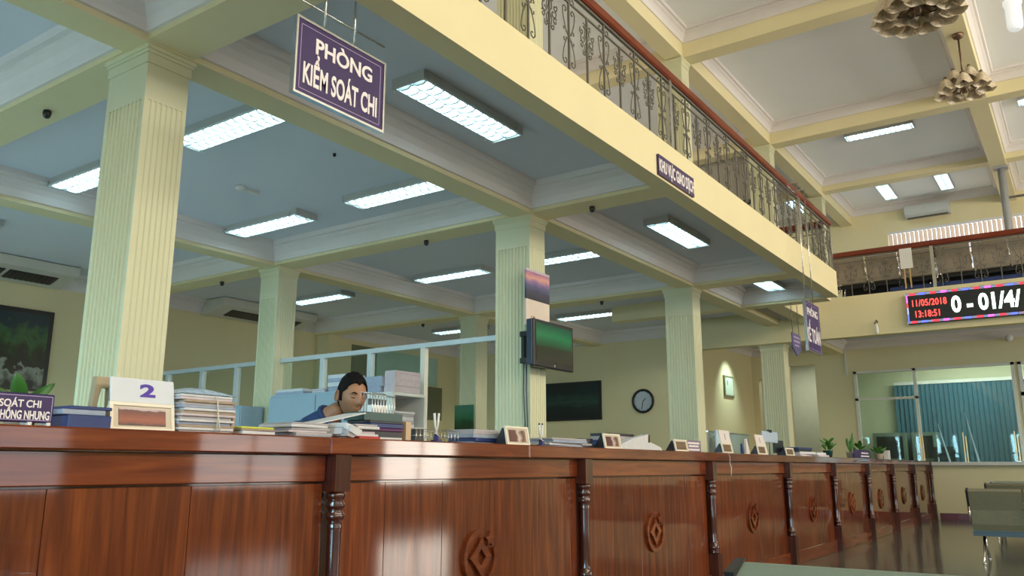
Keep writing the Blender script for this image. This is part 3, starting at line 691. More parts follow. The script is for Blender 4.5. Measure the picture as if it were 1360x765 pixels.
# ================================================================ GLASS PARTITION behind the man
pt = thing('glass_partition', 'blue grey aluminium framed glass partition across the office', 'partition', (-8, 6.6, 0), world=True)
obj('top_rail', MB().box(-11.3, -8.25, 6.56, 6.62, 2.23, 2.28).box(-7.9, -4.62, 6.56, 6.62, 2.23, 2.28), ALU, pt)
posts = [-10.94, -10.19, -9.44, -8.73, -7.18, -6.43, -5.66]
for x in posts: obj('post', MB().box(x-0.03, x+0.03, 6.56, 6.62, 0, 2.23), ALU if x < -6 else WALU, pt)
for a, b in ((-11.28, -10.97), (-10.91, -10.22), (-10.16, -9.47), (-9.41, -8.76), (-8.70, -8.25), (-7.86, -7.21), (-7.15, -6.46), (-6.40, -5.69)):
    obj('pane', MB().box(a, b, 6.587, 6.593, 0.1, 2.23), GLASS, pt)
obj('bottom_rail', MB().box(-11.3, -8.25, 6.56, 6.62, 0, 0.1).box(-7.9, -5.63, 6.56, 6.62, 0, 0.1), ALU, pt)

# ================================================================ OFFICE FURNITURE
def cabinet(x0, x1, y0, y1, h, label, doors=2):
    c = thing('filing_cabinet', label, 'cabinet', ((x0+x1)/2, (y0+y1)/2, 0), world=True)
    obj('body', MB().box(x0, x1, y0+0.02, y1, 0, h), CABB, c, bevel=0.006)
    wd = (x1-x0)/doors
    for k in range(doors):
        d = obj('door', MB().box(x0+k*wd+0.006, x0+(k+1)*wd-0.006, y0, y0+0.02, 0.05, h-0.03), CABB, c, bevel=0.004)
        obj('handle', MB().box(x0+(k+1)*wd-0.08 if k % 2 == 0 else x0+k*wd+0.05, x0+(k+1)*wd-0.05 if k % 2 == 0 else x0+k*wd+0.08, y0-0.02, y0, h*0.5, h*0.5+0.15), STEEL, d)
cabinet(-7.62, -6.10, 6.2, 6.54, 1.80, 'wide blue grey steel cabinet behind the seated man')
cabinet(-9.75, -8.78, 6.2, 6.54, 1.72, 'blue grey steel cabinet seen left of the second row column')
cabinet(-8.72, -8.0, 6.1, 6.44, 1.70, 'blue grey steel cabinet touching the second row column')
def stack(name, label, cat, x0, x1, y0, y1, z, spec, group=None, jit=0.012):
    """pile of papers or folders: each layer is a part; spec=[(thickness, material)]"""
    s = thing(name, label, cat, ((x0+x1)/2, (y0+y1)/2, z), group=group, world=True)
    for t, m_ in spec:
        a = random.uniform(-jit, jit); b = random.uniform(-jit, jit); rot = random.uniform(-0.05, 0.05)
        cx, cy = (x0+x1)/2, (y0+y1)/2
        mt = Matrix.Translation((cx+a, cy+b, z)) @ Matrix.Rotation(rot, 4, 'Z')
        obj('bundle' if t > 0.02 else 'sheaf', MB().box(-(x1-x0)/2, (x1-x0)/2, -(y1-y0)/2, (y1-y0)/2, 0.0005, t, mt), m_, s, bevel=min(0.002, t/4))
        z += t
    return z
W, B_, P_, F_, RD, BK, G_ = PAPERS
stack('paper_pile', 'low pile of papers at the left end of the wide cabinet top', 'paper pile', -7.55, -7.1, 6.24, 6.48, 1.80, [(0.03, B_), (0.03, W)])
stack('paper_pile', 'thin loose papers in the middle of the wide cabinet top', 'paper pile', -6.95, -6.75, 6.24, 6.48, 1.80, [(0.02, W), (0.02, P_)])
stack('paper_pile', 'blue paper pile directly behind the man\'s head', 'paper pile', -6.72, -6.42, 6.24, 6.5, 1.80, [(0.05, B_), (0.05, W), (0.04, B_), (0.04, W)])
sh = thing('white_bookcase', 'white open bookcase right of the seated man', 'bookcase', (-5.7, 6.2, 0), world=True)
WB = mat('white_laminate', (0.70, 0.72, 0.70), 0.4); BY0, BY1, BZ = 5.95, 6.45, 1.72
for a, b in ((BY0, BY0+0.03), (BY1-0.03, BY1)): obj('side_panel', MB().box(-6.0, -5.5, a, b, 0, BZ), WB, sh)
for z in (0.05, 0.5, 0.95, 1.36, BZ-0.03): obj('shelf', MB().box(-5.97, -5.5, BY0+0.03, BY1-0.03, z, z+0.03), WB, sh)
obj('back_panel', MB().box(-6.0, -5.97, BY0+0.03, BY1-0.03, 0, BZ), WB, sh)
stack('paper_pile', 'bluish bundles of documents on the bookcase, left pile', 'paper pile', -5.95, -5.66, BY0+0.01, BY0+0.28, BZ+0.001, [(0.06, B_), (0.05, B_), (0.05, B_)])
stack('paper_pile', 'pinkish bundles of documents on the bookcase, right pile', 'paper pile', -5.64, -5.50, BY0+0.03, BY0+0.40, BZ+0.001, [(0.06, P_), (0.06, P_), (0.06, P_), (0.03, P_)], jit=0.004)
stack('paper_pile', 'slanting papers on the bookcase shelf', 'paper pile', -5.85, -5.55, BY0+0.06, BY1-0.12, 1.392, [(0.03, W), (0.03, G_), (0.04, W), (0.03, G_), (0.02, W)], jit=0.01)
stack('paper_pile', 'papers on the lower bookcase shelf', 'paper pile', -5.85, -5.55, BY0+0.06, BY1-0.1, 0.982, [(0.05, W), (0.05, B_)], jit=0.01)
# inner desk and chair
dk = thing('staff_desk', 'staff desk behind the counter ledge', 'desk', (-3.6, 3.6, 0), world=True)
obj('desk_top', MB().box(-3.75, -3.28, 2.75, 5.4, 0.72, 0.75), WOODT, dk)
for y in (2.8, 5.3): obj('leg', MB().box(-3.73, -3.69, y, y+0.04, 0, 0.72), WOODD, dk)
ch = thing('office_chair', 'dark office chair under the seated man', 'chair', (-4.0, 3.42, 0), world=True)
obj('seat', MB().box(-4.22, -3.84, 3.24, 3.6, 0.38, 0.43), DARK, ch, bevel=0.02)
obj('backrest', MB().box(-4.40, -4.35, 3.22, 3.62, 0.55, 0.98), DARK, ch, bevel=0.015)
obj('pole', MB().lathe([(0.025, 0.1), (0.025, 0.38)], (-4.0, 3.42, 0), 8).box(-4.38, -4.2, 3.4, 3.44, 0.39, 0.41).box(-4.38, -4.36, 3.4, 3.44, 0.39, 0.6), STEEL, ch)
bs = MB()
for k in range(5): a = k*2*PI/5; bs.tube([(-4.0, 3.42, 0.1), (-4.0+0.26*math.cos(a), 3.42+0.26*math.sin(a), 0.05)], 0.016, 5).lathe([(0.025, 0.0), (0.025, 0.05)], (-4.0+0.26*math.cos(a), 3.42+0.26*math.sin(a), 0), 8)
obj('base', bs, DARK, ch)

# ---- pictures, clock, certificate
pc = thing('flower_picture', 'large dark picture of green foliage and white flowers on the left office wall', 'picture', (-11.58, 4.9, 2.0), world=True)
obj('frame', MB().box(-11.6, -11.56, 4.1, 5.66, 2.0, 3.09), DARK, pc)
obj('print', MB().box(-11.562, -11.555, 4.72, 5.60, 2.03, 3.03), picture_mat('foliage_print', [(0.0, (0.01, 0.012, 0.008)), (0.25, (0.30, 0.32, 0.26)), (0.29, (0.02, 0.015, 0.008)), (0.5, (0.02, 0.035, 0.01)), (0.68, (0.04, 0.12, 0.03)), (0.85, (0.01, 0.03, 0.04))], scale=7, distort=0.75), pc)
obj('side_print', MB().box(-11.562, -11.555, 4.13, 4.66, 2.03, 3.03), picture_mat('dark_print', [(0.0, (0.02, 0.006, 0.006)), (0.5, (0.005, 0.012, 0.02)), (1.0, (0.004, 0.01, 0.03))], scale=5), pc)
pc = thing('dark_picture', 'wide dark green picture between television and clock', 'picture', (-8.5, 14.58, 1.9), world=True)
obj('frame', MB().box(-9.35, -7.9, 14.56, 14.6, 1.93, 2.70), DARK, pc)
obj('print', MB().box(-9.31, -7.94, 14.553, 14.562, 1.97, 2.66), picture_mat('dark_green_print', [(0.0, (0.004, 0.008, 0.01)), (0.3, (0.006, 0.016, 0.018)), (0.5, (0.02, 0.06, 0.045)), (0.72, (0.006, 0.018, 0.02)), (1.0, (0.004, 0.01, 0.012))], scale=5, distort=0.5), pc)
ck = thing('wall_clock', 'round wall clock with black rim and pale grey face', 'clock', (-6.99, 14.58, 2.25), world=True)
obj('rim', MB().tube([(-6.99+0.21*math.cos(a), 14.565, 2.25+0.21*math.sin(a)) for a in [k*2*PI/32 for k in range(32)]], 0.024, 8, closed=True), DARK, ck)
obj('face', MB().lathe([(0.21, 14.575), (0.21, 14.6)], (-6.99, 0, 2.25), 32, 'y'), mat('clock_face', (0.50, 0.56, 0.62), 0.5), ck)
obj('hand', MB().prism([(-6.994, 2.25), (-6.984, 2.25), (-7.02, 2.09), (-7.03, 2.095)], 14.568, 14.572, lambda u, v, h: (u, h, v)).prism([(-6.998, 2.25), (-6.986, 2.243), (-6.93, 2.30), (-6.935, 2.31)], 14.568, 14.572, lambda u, v, h: (u, h, v)), DARK, ck)
mk = MB()
for k in range(12):
    a = k*PI/6; mk.box(-0.004, 0.004, -0.001, 0.001, 0.165, 0.19, Matrix.Translation((-6.99, 14.573, 2.25)) @ Matrix.Rotation(a, 4, 'Y'))
obj('hour_mark', mk, DARK, ck)
cf = thing('certificate', 'framed certificate on the spotlit side wall', 'certificate', (-6.19, 17.05, 2.45), world=True)
obj('frame', MB().box(-6.2, -6.17, 16.78, 17.34, 2.46, 2.90), mat('grey_gold_frame', (0.20, 0.20, 0.12), 0.4, 0.3), cf)
obj('sheet', MB().box(-6.172, -6.166, 16.83, 17.29, 2.50, 2.86), mat('certificate_paper', (0.55, 0.62, 0.50), 0.5), cf)
obj('seal', MB().box(-6.166, -6.164, 16.93, 16.96, 2.70, 2.80), DARK, cf)
rp = thing('green_poster', 'dark green plant poster on the dim rear column', 'poster', (-8.07, 10.44, 1.45), world=True)
obj('print', MB().box(-8.30, -7.93, 10.43, 10.45, 1.45, 1.97), picture_mat('plant_print', [(0.1, (0.03, 0.05, 0.03)), (0.4, (0.02, 0.06, 0.02)), (0.6, (0.03, 0.16, 0.07)), (0.9, (0.06, 0.20, 0.13))], scale=3, distort=0.6), rp)
bd = thing('wall_board', 'teal wall board seen through the partition behind the man', 'board', (-11.5, 12.8, 2.6), world=True)
obj('panel', MB().box(-11.6, -11.55, 12.0, 13.9, 2.72, 3.32), GREENBOARD, bd)
obj('dark_recess', MB().box(-11.6, -11.58, 11.35, 14.1, 2.0, 2.70).box(-11.6, -11.58, 11.35, 12.0, 2.70, 3.34), mat('dark_olive_panel', (0.16, 0.16, 0.09), 0.5), bd)

# ---- air conditioners
def aircon(label, y0, y1):
    a = thing('air_conditioner', label, 'air conditioner', (-11.3, (y0+y1)/2, 3.38), world=True)
    prof_ = [(-11.6, 3.64), (-11.6, 3.42), (-11.45, 3.40), (-11.02, 3.52), (-10.98, 3.64)]
    obj('body', MB().prism(prof_, y0, y1, lambda u, v, h: (u, h, v)), mat('ivory_plastic', (0.62, 0.59, 0.52), 0.5), a, bevel=0.01)
    sl_ = MB(); sl_.mi = 0
    L3 = (y1-y0)
    for p, q in ((0.14, 0.5), (0.53, 0.88)):
        g = obj('grille', MB().prism([(-11.36, 3.415), (-11.14, 3.477), (-11.14, 3.489), (-11.36, 3.427)], y0+L3*p, y0+L3*q, lambda u, v, h: (u, h, v)), DARK, a)
        for k in range(9):
            yy = y0+L3*(p+(q-p)*(k+0.5)/9)
            obj('grille_bar', MB().prism([(-11.36, 3.409), (-11.14, 3.471), (-11.14, 3.483), (-11.36, 3.421)], yy-0.008, yy+0.008, lambda u, v, h: (u, h, v)), mat('grille_brown', (0.08, 0.06, 0.05), 0.5) if k == 0 else bpy.data.materials['grille_brown'], g)
aircon('ceiling mounted air conditioner with dark grilles at the left edge, above the flower picture', 3.9, 5.66)
aircon('ceiling mounted air conditioner behind the second row column', 7.95, 9.9)
au = thing('air_conditioner', 'small wall mounted air conditioner on the upper far wall above the blind', 'air conditioner', (-2.5, 20.75, 6.75), world=True)
obj('body', MB().prism([(20.8, 6.72), (20.62, 6.72), (20.56, 6.80), (20.56, 7.0), (20.8, 7.0)], -2.98, -2.03, lambda u, v, h: (h, u, v)), mat('grey_white_plastic', (0.5, 0.52, 0.5), 0.5), au, bevel=0.01)
obj('outlet_slot', MB().box(-2.93, -2.08, 20.60, 20.70, 6.712, 6.722), DARK, au)
# ceiling devices
for x, y, lab in ((-5.64, 2.55, 'black dome sensor under the beam left of the nearest column'), (-9.2, 6.6, 'black dome sensor left of the second row column'), (-5.66, 6.58, 'black dome sensor under the beam left of the television column'),
                  (-5.7, 10.6, 'black dome sensor above the television picture area'), (-9.15, 10.6, 'black dome sensor above the partition'), (-3.6, 6.55, 'black camera dome under the beam right of the television column')):
    single('dome_sensor', MB().lathe([(0.026, 0.03), (0.028, 0.012), (0.026, 0.0), (0.022, -0.014), (0.010, -0.024)], (0, 0, 0), 12), DARK, lab, 'sensor', 'black dome sensors', loc=(x, y, 3.368))
sd = thing('smoke_detector', 'white smoke detector with short conduit on the office ceiling', 'smoke detector', (-6.45, 4.75, 3.65))
obj('body', MB().lathe([(0.05, 0), (0.05, -0.03), (0.03, -0.05)], (0, 0, 0), 14), WHITE, sd)
obj('conduit', MB().box(-0.02, 0.02, 0.03, 0.2, -0.03, 0.0), WHITE, sd)
dup(sd, (-6.35, 12.85, 3.65), None, 'white smoke detector on the ceiling right of the television')
single('ceiling_sensor', MB().lathe([(0.012, 0), (0.016, -0.02), (0.008, -0.03)], n=8), DARK, 'tiny black sensor on the ceiling below the hanging sign', 'sensor', loc=(-5.08, 4.67, 3.65))
fl = thing('wall_lamp', 'small bracket lamp at the underside of the deep beam', 'lamp', (-2.62, 14.2, 3.1), world=True)
obj('arm', MB().tube([(-2.62, 14.22, 3.30), (-2.62, 14.14, 3.32), (-2.64, 14.10, 3.26)], 0.012, 6), IRON, fl)
obj('head', MB().lathe([(0.015, 3.26), (0.026, 3.22), (0.028, 3.12), (0.02, 3.10)], (-2.62, 14.12, 0), 10), WHITE, fl)
cm = thing('wall_fan', 'small pale device mounted on the far wall above the enquiry window', 'wall device', (-1.1, 18.5, 3.4), world=True)
obj('arm', MB().tube([(-1.07, 18.65, 3.42), (-1.07, 18.5, 3.44)], 0.015, 6), IRON, cm)
obj('head', MB().lathe([(0.02, 18.34), (0.07, 18.38), (0.075, 18.44), (0.03, 18.5)], (-1.07, 0, 3.44), 12, 'y'), WHITE, cm)

# ================================================================ CHANDELIERS
def chandelier(label, x, y, zt, zc, R, n):
    c = thing('chandelier', label, 'chandelier', (x, y, zc), world=True, group='beige glass chandeliers')
    obj('ceiling_rose', MB().lathe([(0.02, zt-0.07), (0.06, zt-0.05), (0.075, zt-0.015), (0.075, zt)], (x, y, 0), 14), BRONZE, c)
    obj('stem', MB().lathe([(0.012, zc+0.1), (0.012, zt-0.05)], (x, y, 0), 8).lathe([(0.03, zc-0.15), (0.06, zc-0.05), (0.05, zc+0.05), (0.09, zc+0.10), (0.03, zc+0.16)], (x, y, 0), 12), BRONZE, c)
    spec = [(R, 0.0, n), (R*0.5, 0.14, max(4, n-3))]
    for (rr, dz, m_) in spec:
        for k in range(m_):
            a = 2*PI*k/m_+0.3+dz*3; cx, cy = x+rr*math.cos(a), y+rr*math.sin(a); z = zc+dz
            obj('arm', MB().tube([(x, y, zc), (x+0.5*rr*math.cos(a), y+0.5*rr*math.sin(a), z-0.10), (cx, cy, z-0.02), (cx, cy, z+0.04)], 0.010, 5), BRONZE, c)
            # tulip shade with a wavy rim, opening downwards and outwards
            s_ = R/0.30; mb = MB(); N = 16; rings = []
            for j, (r_, h) in enumerate(((0.022, 0.03), (0.055, 0.0), (0.08, -0.05), (0.092, -0.11), (0.112, -0.155))):
                ring = []
                for q in range(N):
                    t = 2*PI*q/N; wv = (0.016*math.cos(4*t) if j > 2 else 0.006*math.cos(4*t))
                    ring.append(mb.b.verts.new((cx+(r_*s_+wv)*math.cos(t), cy+(r_*s_+wv)*math.sin(t), z+h*s_+(wv if j == 4 else 0))))
                rings.append(ring)
            for j in range(4):
                for q in range(N): mb.b.faces.new((rings[j][q], rings[j][(q+1) % N], rings[j+1][(q+1) % N], rings[j+1][q])).smooth = True
            mb.b.faces.new(rings[0])
            obj('glass_shade', mb, SHADE, c)
            obj('collar', MB().lathe([(0.02*s_, z+0.03*s_), (0.028*s_, z+0.045*s_), (0.012, z+0.065*s_)], (cx, cy, 0), 8), BRONZE, c)
    return c
chandelier('smaller chandelier hanging from the ceiling beam by a thin stem', -0.84, 12.0, 6.81, 6.10, 0.27, 7)
chandelier('larger chandelier of beige glass shades cut by the top edge', -0.97, 9.0, 6.81, 5.86, 0.34, 11)
cf = thing('hanging_bulb', 'white cylindrical hanging lamp at the top right corner', 'lamp', (0.0, 10.0, 5.9), world=True)
obj('cap', MB().lathe([(0.01, 6.22), (0.05, 6.14), (0.09, 6.08), (0.03, 6.06)], (-0.14, 10.0, 0), 12), BRONZE, cf)
obj('flex', MB().lathe([(0.008, 6.2), (0.008, 7.2)], (-0.14, 10.0, 0), 6), BRONZE, cf)
obj('glass', MB().lathe([(0.05, 5.72), (0.075, 5.75), (0.08, 5.80), (0.08, 6.0), (0.095, 6.03), (0.09, 6.08)], (-0.14, 10.0, 0), 14), mat('frosted_glass_shade', (0.85, 0.88, 0.88), 0.3, emit=((0.9, 0.95, 1.0), 0.5)), cf)
pl = thing('grey_pipe', 'grey vertical pipe with side arm below the high ceiling at right', 'pipe', (-0.82, 18.2, 4.6), world=True)
obj('pipe', MB().lathe([(0.07, SLAB), (0.07, 6.8)], (-0.82, 18.2, 0), 12).box(-0.95, -0.7, 18.1, 18.3, 6.76, 6.81), mat('grey_pipe_paint', (0.36, 0.37, 0.38), 0.5), pl)
obj('side_arm', MB().box(-0.82, 1.2, 18.18, 18.22, 6.14, 6.18), IRON, pl)

# ================================================================ BENCHES
def make_bench(label, n=4, seatm=TAUPE):
    """airport bench facing +Y, seen from behind; origin at floor, left end"""
    b = thing('waiting_bench', label, 'bench')
    w_ = 0.52
    for k in range(n):
        x0, x1 = k*w_+0.012, (k+1)*w_-0.012
        mb = MB(); pf = [(0.02, 0.775), (-0.035, 0.75), (0.03, 0.55), (0.055, 0.40), (0.075, 0.34)]
        pts = pf+[(p[0]+0.012, p[1]+0.002) for p in pf[::-1]]
        mb.prism(pts, x0, x1, lambda u, v, h: (h, u, v)); obj('backrest', mb, seatm, b)
        mb = MB(); pf = [(0.08, 0.345), (0.15, 0.385), (0.38, 0.425), (0.46, 0.415), (0.49, 0.385)]
        pts = pf+[(p[0], p[1]-0.012) for p in pf[::-1]]
        mb.prism(pts, x0, x1, lambda u, v, h: (h, u, v)); obj('seat', mb, seatm, b)
    obj('beam', MB().box(0, n*w_, 0.16, 0.22, 0.27, 0.33), DARK, b)
    for k in range(n+1):
        x = k*w_
        obj('armrest', MB().tube([(x, 0.0, 0.42), (x, -0.01, 0.58), (x, 0.06, 0.62), (x, 0.38, 0.60), (x, 0.42, 0.56), (x, 0.36, 0.40), (x, 0.19, 0.30)], 0.011, 6), CHROME, b)
    for x in (-0.012, n*w_-0.012): obj('end_cap', MB().prism([(0.035, 0.785), (-0.05, 0.76), (0.02, 0.54), (0.05, 0.54)], x, x+0.024, lambda u, v, h: (h, u, v)), DARK, b)
    for x in (0.1, n*w_-0.1):
        obj('leg', MB().tube([(x, 0.19, 0.28), (x, 0.10, 0.12), (x, -0.06, 0.015)], 0.016, 6).tube([(x, 0.19, 0.28), (x, 0.28, 0.12), (x, 0.48, 0.015)], 0.016, 6).lathe([(0.02, 0), (0.02, 0.012)], (x, -0.06, 0), 8).lathe([(0.02, 0), (0.02, 0.012)], (x, 0.48, 0), 8), CHROME, b)
    return b
BG = 'perforated steel waiting benches'
bench = make_bench('khaki perforated steel bench at the right, facing the enquiry window'); bench['group'] = BG
bench.location = (-1.19, 10.5, 0)
dup(bench, (-1.37, 14.3, 0), None, 'second khaki bench row, seen just above the first bench back')
dup(bench, (-1.5, 16.6, 0), None, 'third khaki bench row nearest the far wall')
nb = make_bench('grey green bench back nearest the camera at the bottom edge', seatm=mat('grey_green_perforated_steel', (0.22, 0.27, 0.22), 0.4, 0.3, bump=0.3, bscale=300)); nb['group'] = BG
nb.location = (-0.74, 2.02, 0)
ub = make_bench('first bench behind the far gallery railing, next to the open corner', 3, mat('tan_perforated_steel', (0.40, 0.33, 0.25), 0.5, 0.3, var=0.1, scale=50)); ub['group'] = 'benches on the far gallery'
ub.location = (-3.55+0.2, 14.75, SLAB)
dup(ub, (-1.75, 14.75, SLAB), None, 'second bench behind the far gallery railing, above the display board start')
dup(ub, (-0.15+0.01, 14.75, SLAB), None, 'third bench behind the far gallery railing at the frame edge')
struct('baseboard_gallery', MB().box(-3.3, HX, 15.3, 15.34, SLAB, 4.14), DARK, 'black low screen behind the gallery benches')
single('banner', MB().box(-2.4, 2.0, 14.33, 14.345, SLAB, 3.86), NAVY, 'long navy banner along the foot of the far railing', 'banner')
wl = thing('white_notice', 'white ribbed notice hung on the far gallery railing', 'notice', (-2.1, 14.2, 4.1), world=True)
obj('board', MB().box(-2.19, -2.01, 14.19, 14.205, 4.12, 4.45), WHITE, wl)
obj('hanger', MB().box(-2.15, -2.13, 14.195, 14.205, 3.80, 4.12).box(-2.07, -2.05, 14.195, 14.205, 3.80, 4.12), BRASS, wl)

# ================================================================ THINGS ON THE COUNTER LEDGE (top at z 1.128)
ZT = 1.129
PRINT = picture_mat('brick_building_print', [(0.0, (0.05, 0.02, 0.015)), (0.12, (0.22, 0.05, 0.025)), (0.35, (0.30, 0.075, 0.03)), (0.6, (0.20, 0.04, 0.02)), (0.84, (0.12, 0.03, 0.02)), (0.92, (0.50, 0.42, 0.44))], scale=5, distort=0.35)
FRAMEW = mat('cream_plastic_frame', (0.80, 0.74, 0.62), 0.35)
def photo_box(label, y0, y1, h, x=-2.80, card=None, number=None, cardm=None, pr=PRINT, hc=0.0):
    """calendar stand: cream frame with a photograph, leaning back; optional card on top"""
    s = thing('desk_calendar', label, 'desk calendar', (x-0.03, (y0+y1)/2, ZT), world=True)
    t = 0.012
    f = lambda u, v, h_: (x-0.18*v-h_, u, ZT+v)
    mb = MB()
    for a, b, c, d in ((y0, y1, 0, t), (y0, y1, h-t, h), (y0, y0+t, t, h-t), (y1-t, y1, t, h-t)):
        mb.prism([(a, c), (b, c), (b, d), (a, d)], 0.0, 0.012, f)
    obj('frame', mb, FRAMEW, s)
    obj('mount', MB().prism([(y0+t, t), (y1-t, t), (y1-t, h-t), (y0+t, h-t)], 0.006, 0.012, f), mat('mount_card', (0.62, 0.55, 0.45), 0.6) if 'mount_card' not in bpy.data.materials else bpy.data.materials['mount_card'], s)
    m_ = (y1-y0)*0.09+t
    obj('photograph', MB().prism([(y0+m_, h*0.16+t*0.3), (y1-m_, h*0.16+t*0.3), (y1-m_, h-h*0.16-t*0.3), (y0+m_, h-h*0.16-t*0.3)], 0.003, 0.006, f), pr, s)
    obj('stand', MB().prism([(x-0.014, ZT), (x-0.10, ZT), (x-0.10, ZT+0.01), (x-0.03-0.18*h, ZT+h*0.9)], y0+0.01, y1-0.01, lambda u, v, h_: (u, h_, v)), BK if pr is not PRINT else FRAMEW, s)
    if hc:
        obj('card', MB().prism([(y0+0.004, h+0.001), (y1+0.002, h+0.001), (y1+0.002, h+hc), (y0+0.004, h+hc)], 0.004, 0.010, f), cardm or mat('white_card', (0.66, 0.70, 0.78), 0.6), s)
        if number:
            text(number, hc*(0.72 if number == '2' else 0.6), mat('violet_ink_'+label[:4].strip(), (0.06, 0.02, 0.35), 0.5), s, (x-0.18*(h+hc*0.28)-0.003, (y0+y1)/2+(0.02 if number == '2' else 0), ZT+h+hc*0.28), YP, (-0.18, 0, 1), sx=1.9 if number == '2' else 0.8, bold=0.0025, depth=0.0006)
    return s
photo_box('cream calendar stand with brick building photo and white card numbered 2', 1.615, 1.868, 0.102, hc=0.088, number='2', x=-2.82)
VPR = picture_mat('red_white_print', [(0.0, (0.08, 0.02, 0.02)), (0.4, (0.12, 0.03, 0.03)), (0.55, (0.60, 0.52, 0.46)), (0.8, (0.10, 0.03, 0.02)), (1.0, (0.3, 0.2, 0.15))], 'Y', scale=2, distort=0.5)
BPR = picture_mat('brown_print', [(0.0, (0.10, 0.06, 0.03)), (0.5, (0.20, 0.12, 0.06)), (1.0, (0.12, 0.07, 0.04))], scale=4)
photo_box('small cream picture frame with dark red print, left of the television column foot', 4.02, 4.26, 0.112, pr=VPR)
photo_box('small cream picture frame with upright figures, right of the television column', 5.22, 5.47, 0.108, pr=VPR)
photo_box('cream frame with brown print below the third column', 6.43, 6.69, 0.10, pr=BPR)
nt_ = thing('name_plate', 'small purple and white printed plate below the third column', 'name plate', (-2.85, 6.9, ZT), world=True)
obj('plate', MB().box(-2.85, -2.835, 6.72, 7.04, ZT+0.004, ZT+0.10), mat('violet_print_plate', (0.22, 0.16, 0.28), 0.5), nt_)
obj('letter_band', MB().box(-2.835, -2.832, 6.75, 7.0, ZT+0.07, ZT+0.085).box(-2.835, -2.832, 6.77, 6.98, ZT+0.045, ZT+0.06).box(-2.835, -2.832, 6.75, 7.0, ZT+0.015, ZT+0.03), LETTER, nt_)
PW = mat('pinkish_white_card', (0.72, 0.66, 0.64), 0.6)
photo_box('tall pinkish card calendar on brown frame, left of the far sign stand', 7.50, 7.76, 0.10, hc=0.115, pr=BPR, cardm=PW, number='1')
photo_box('second tall pinkish card calendar nearer the farthest column', 8.50, 8.76, 0.10, hc=0.105, pr=BPR, cardm=PW, number='1')
photo_box('small pale frame at the foot of the farthest column', 9.45, 9.75, 0.09, pr=BPR)
sb = thing('sign_stand', 'pale blue notice board on a stalk before the farthest column', 'sign', (-2.95, 9.35, ZT), world=True)
obj('board', MB().box(-2.96, -2.945, 9.08, 9.62, ZT+0.145, ZT+0.265), mat('pale_blue_card', (0.42, 0.52, 0.66), 0.5), sb, bevel=0.004)
obj('stalk', MB().lathe([(0.05, ZT), (0.05, ZT+0.01), (0.008, ZT+0.012), (0.008, ZT+0.15)], (-2.96, 9.35, 0), 8), STEEL, sb)
obj('clip', MB().box(-2.965, -2.94, 9.3, 9.4, ZT+0.255, ZT+0.285), DARK, sb)

# left end: books, document pile, cream object, plant
stack('book_pile', 'navy books lying between name plate and calendar numbered 2', 'books', -2.98, -2.80, 1.44, 1.59, ZT, [(0.045, NAVY), (0.018, B_), (0.012, NAVY)])
hp = thing('hole_punch', 'beige tool handle standing behind the calendar numbered 2', 'tool', (-2.95, 1.72, ZT), world=True)
obj('handle', MB().prism([(1.595, ZT), (1.612, ZT), (1.622, ZT+0.11), (1.632, ZT+0.155), (1.66, ZT+0.155), (1.67, ZT), (1.70, ZT), (1.69, ZT+0.195), (1.61, ZT+0.195)], -2.96, -2.93, lambda u, v, h: (h, u, v)), mat('beige_plastic', (0.42, 0.34, 0.22), 0.5), hp)
st = thing('document_pile', 'tied pile of old documents with plastic bag on top, beside calendar numbered 2', 'paper pile', (-2.93, 2.02, ZT), world=True)
z = ZT
mats_ = [G_, W, F_, B_, W, G_, P_, F_, W, B_, G_, F_, P_, W]
for k in range(14):
    t = 0.0105; a = random.uniform(-0.008, 0.008); e = random.uniform(-0.02, 0.0)
    obj('sheaf', MB().box(-3.05, -2.81+a, 1.895+e, 2.115+a, z+0.0004, z+t), mats_[k], st, bevel=0.002); z += t
obj('curled_cover', MB().prism([(2.11, ZT), (2.135, ZT+0.01), (2.145, ZT+0.07), (2.13, ZT+0.12), (2.10, ZT+0.155), (2.095, ZT+0.15), (2.12, ZT+0.115), (2.13, ZT+0.07), (2.12, ZT+0.015)], -3.04, -2.83, lambda u, v, h: (h, u, v)), F_, st)
bg = MB(); rows = []
for i in range(13):
    r_ = []
    for j in range(9):
        u, v = i/12, j/8; e = math.sin(PI*u)*math.sin(PI*v)
        r_.append(bg.b.verts.new((-3.05+0.24*v, 1.88+0.25*u, z+0.002+0.03*e**0.5+random.uniform(-0.003, 0.003)*e)))
    rows.append(r_)
for i in range(12):
    for j in range(8): bg.b.faces.new((rows[i][j], rows[i+1][j], rows[i+1][j+1], rows[i][j+1])).smooth = True
obj('plastic_bag', bg, mat('clear_blue_plastic_bag', (0.42, 0.54, 0.72), 0.15, var=0.2, scale=40, bump=0.6), st)
obj('string', MB().tube([(-2.80, 2.03, ZT+0.002), (-2.795, 2.035, ZT+0.06), (-2.80, 2.03, ZT+0.13), (-2.83, 2.025, z+0.008)], 0.003, 5).tube([(-2.798, 2.05, ZT+0.002), (-2.793, 2.036, ZT+0.06)], 0.0025, 5), mat('cotton_string', (0.6, 0.55, 0.45), 0.8), st)
stack('card_pile', 'flat yellow green card on white pads beside the document pile', 'card', -2.98, -2.80, 2.15, 2.32, ZT, [(0.018, W), (0.008, F_), (0.008, YELLOW)], jit=0.004)
pp = thing('potted_plant', 'green leafy plant behind the purple name plate', 'plant', (-3.1, 1.42, ZT), world=True)
obj('pot', MB().lathe([(0.045, ZT), (0.055, ZT+0.07), (0.06, ZT+0.075)], (-3.1, 1.44, 0), 12), POT, pp)
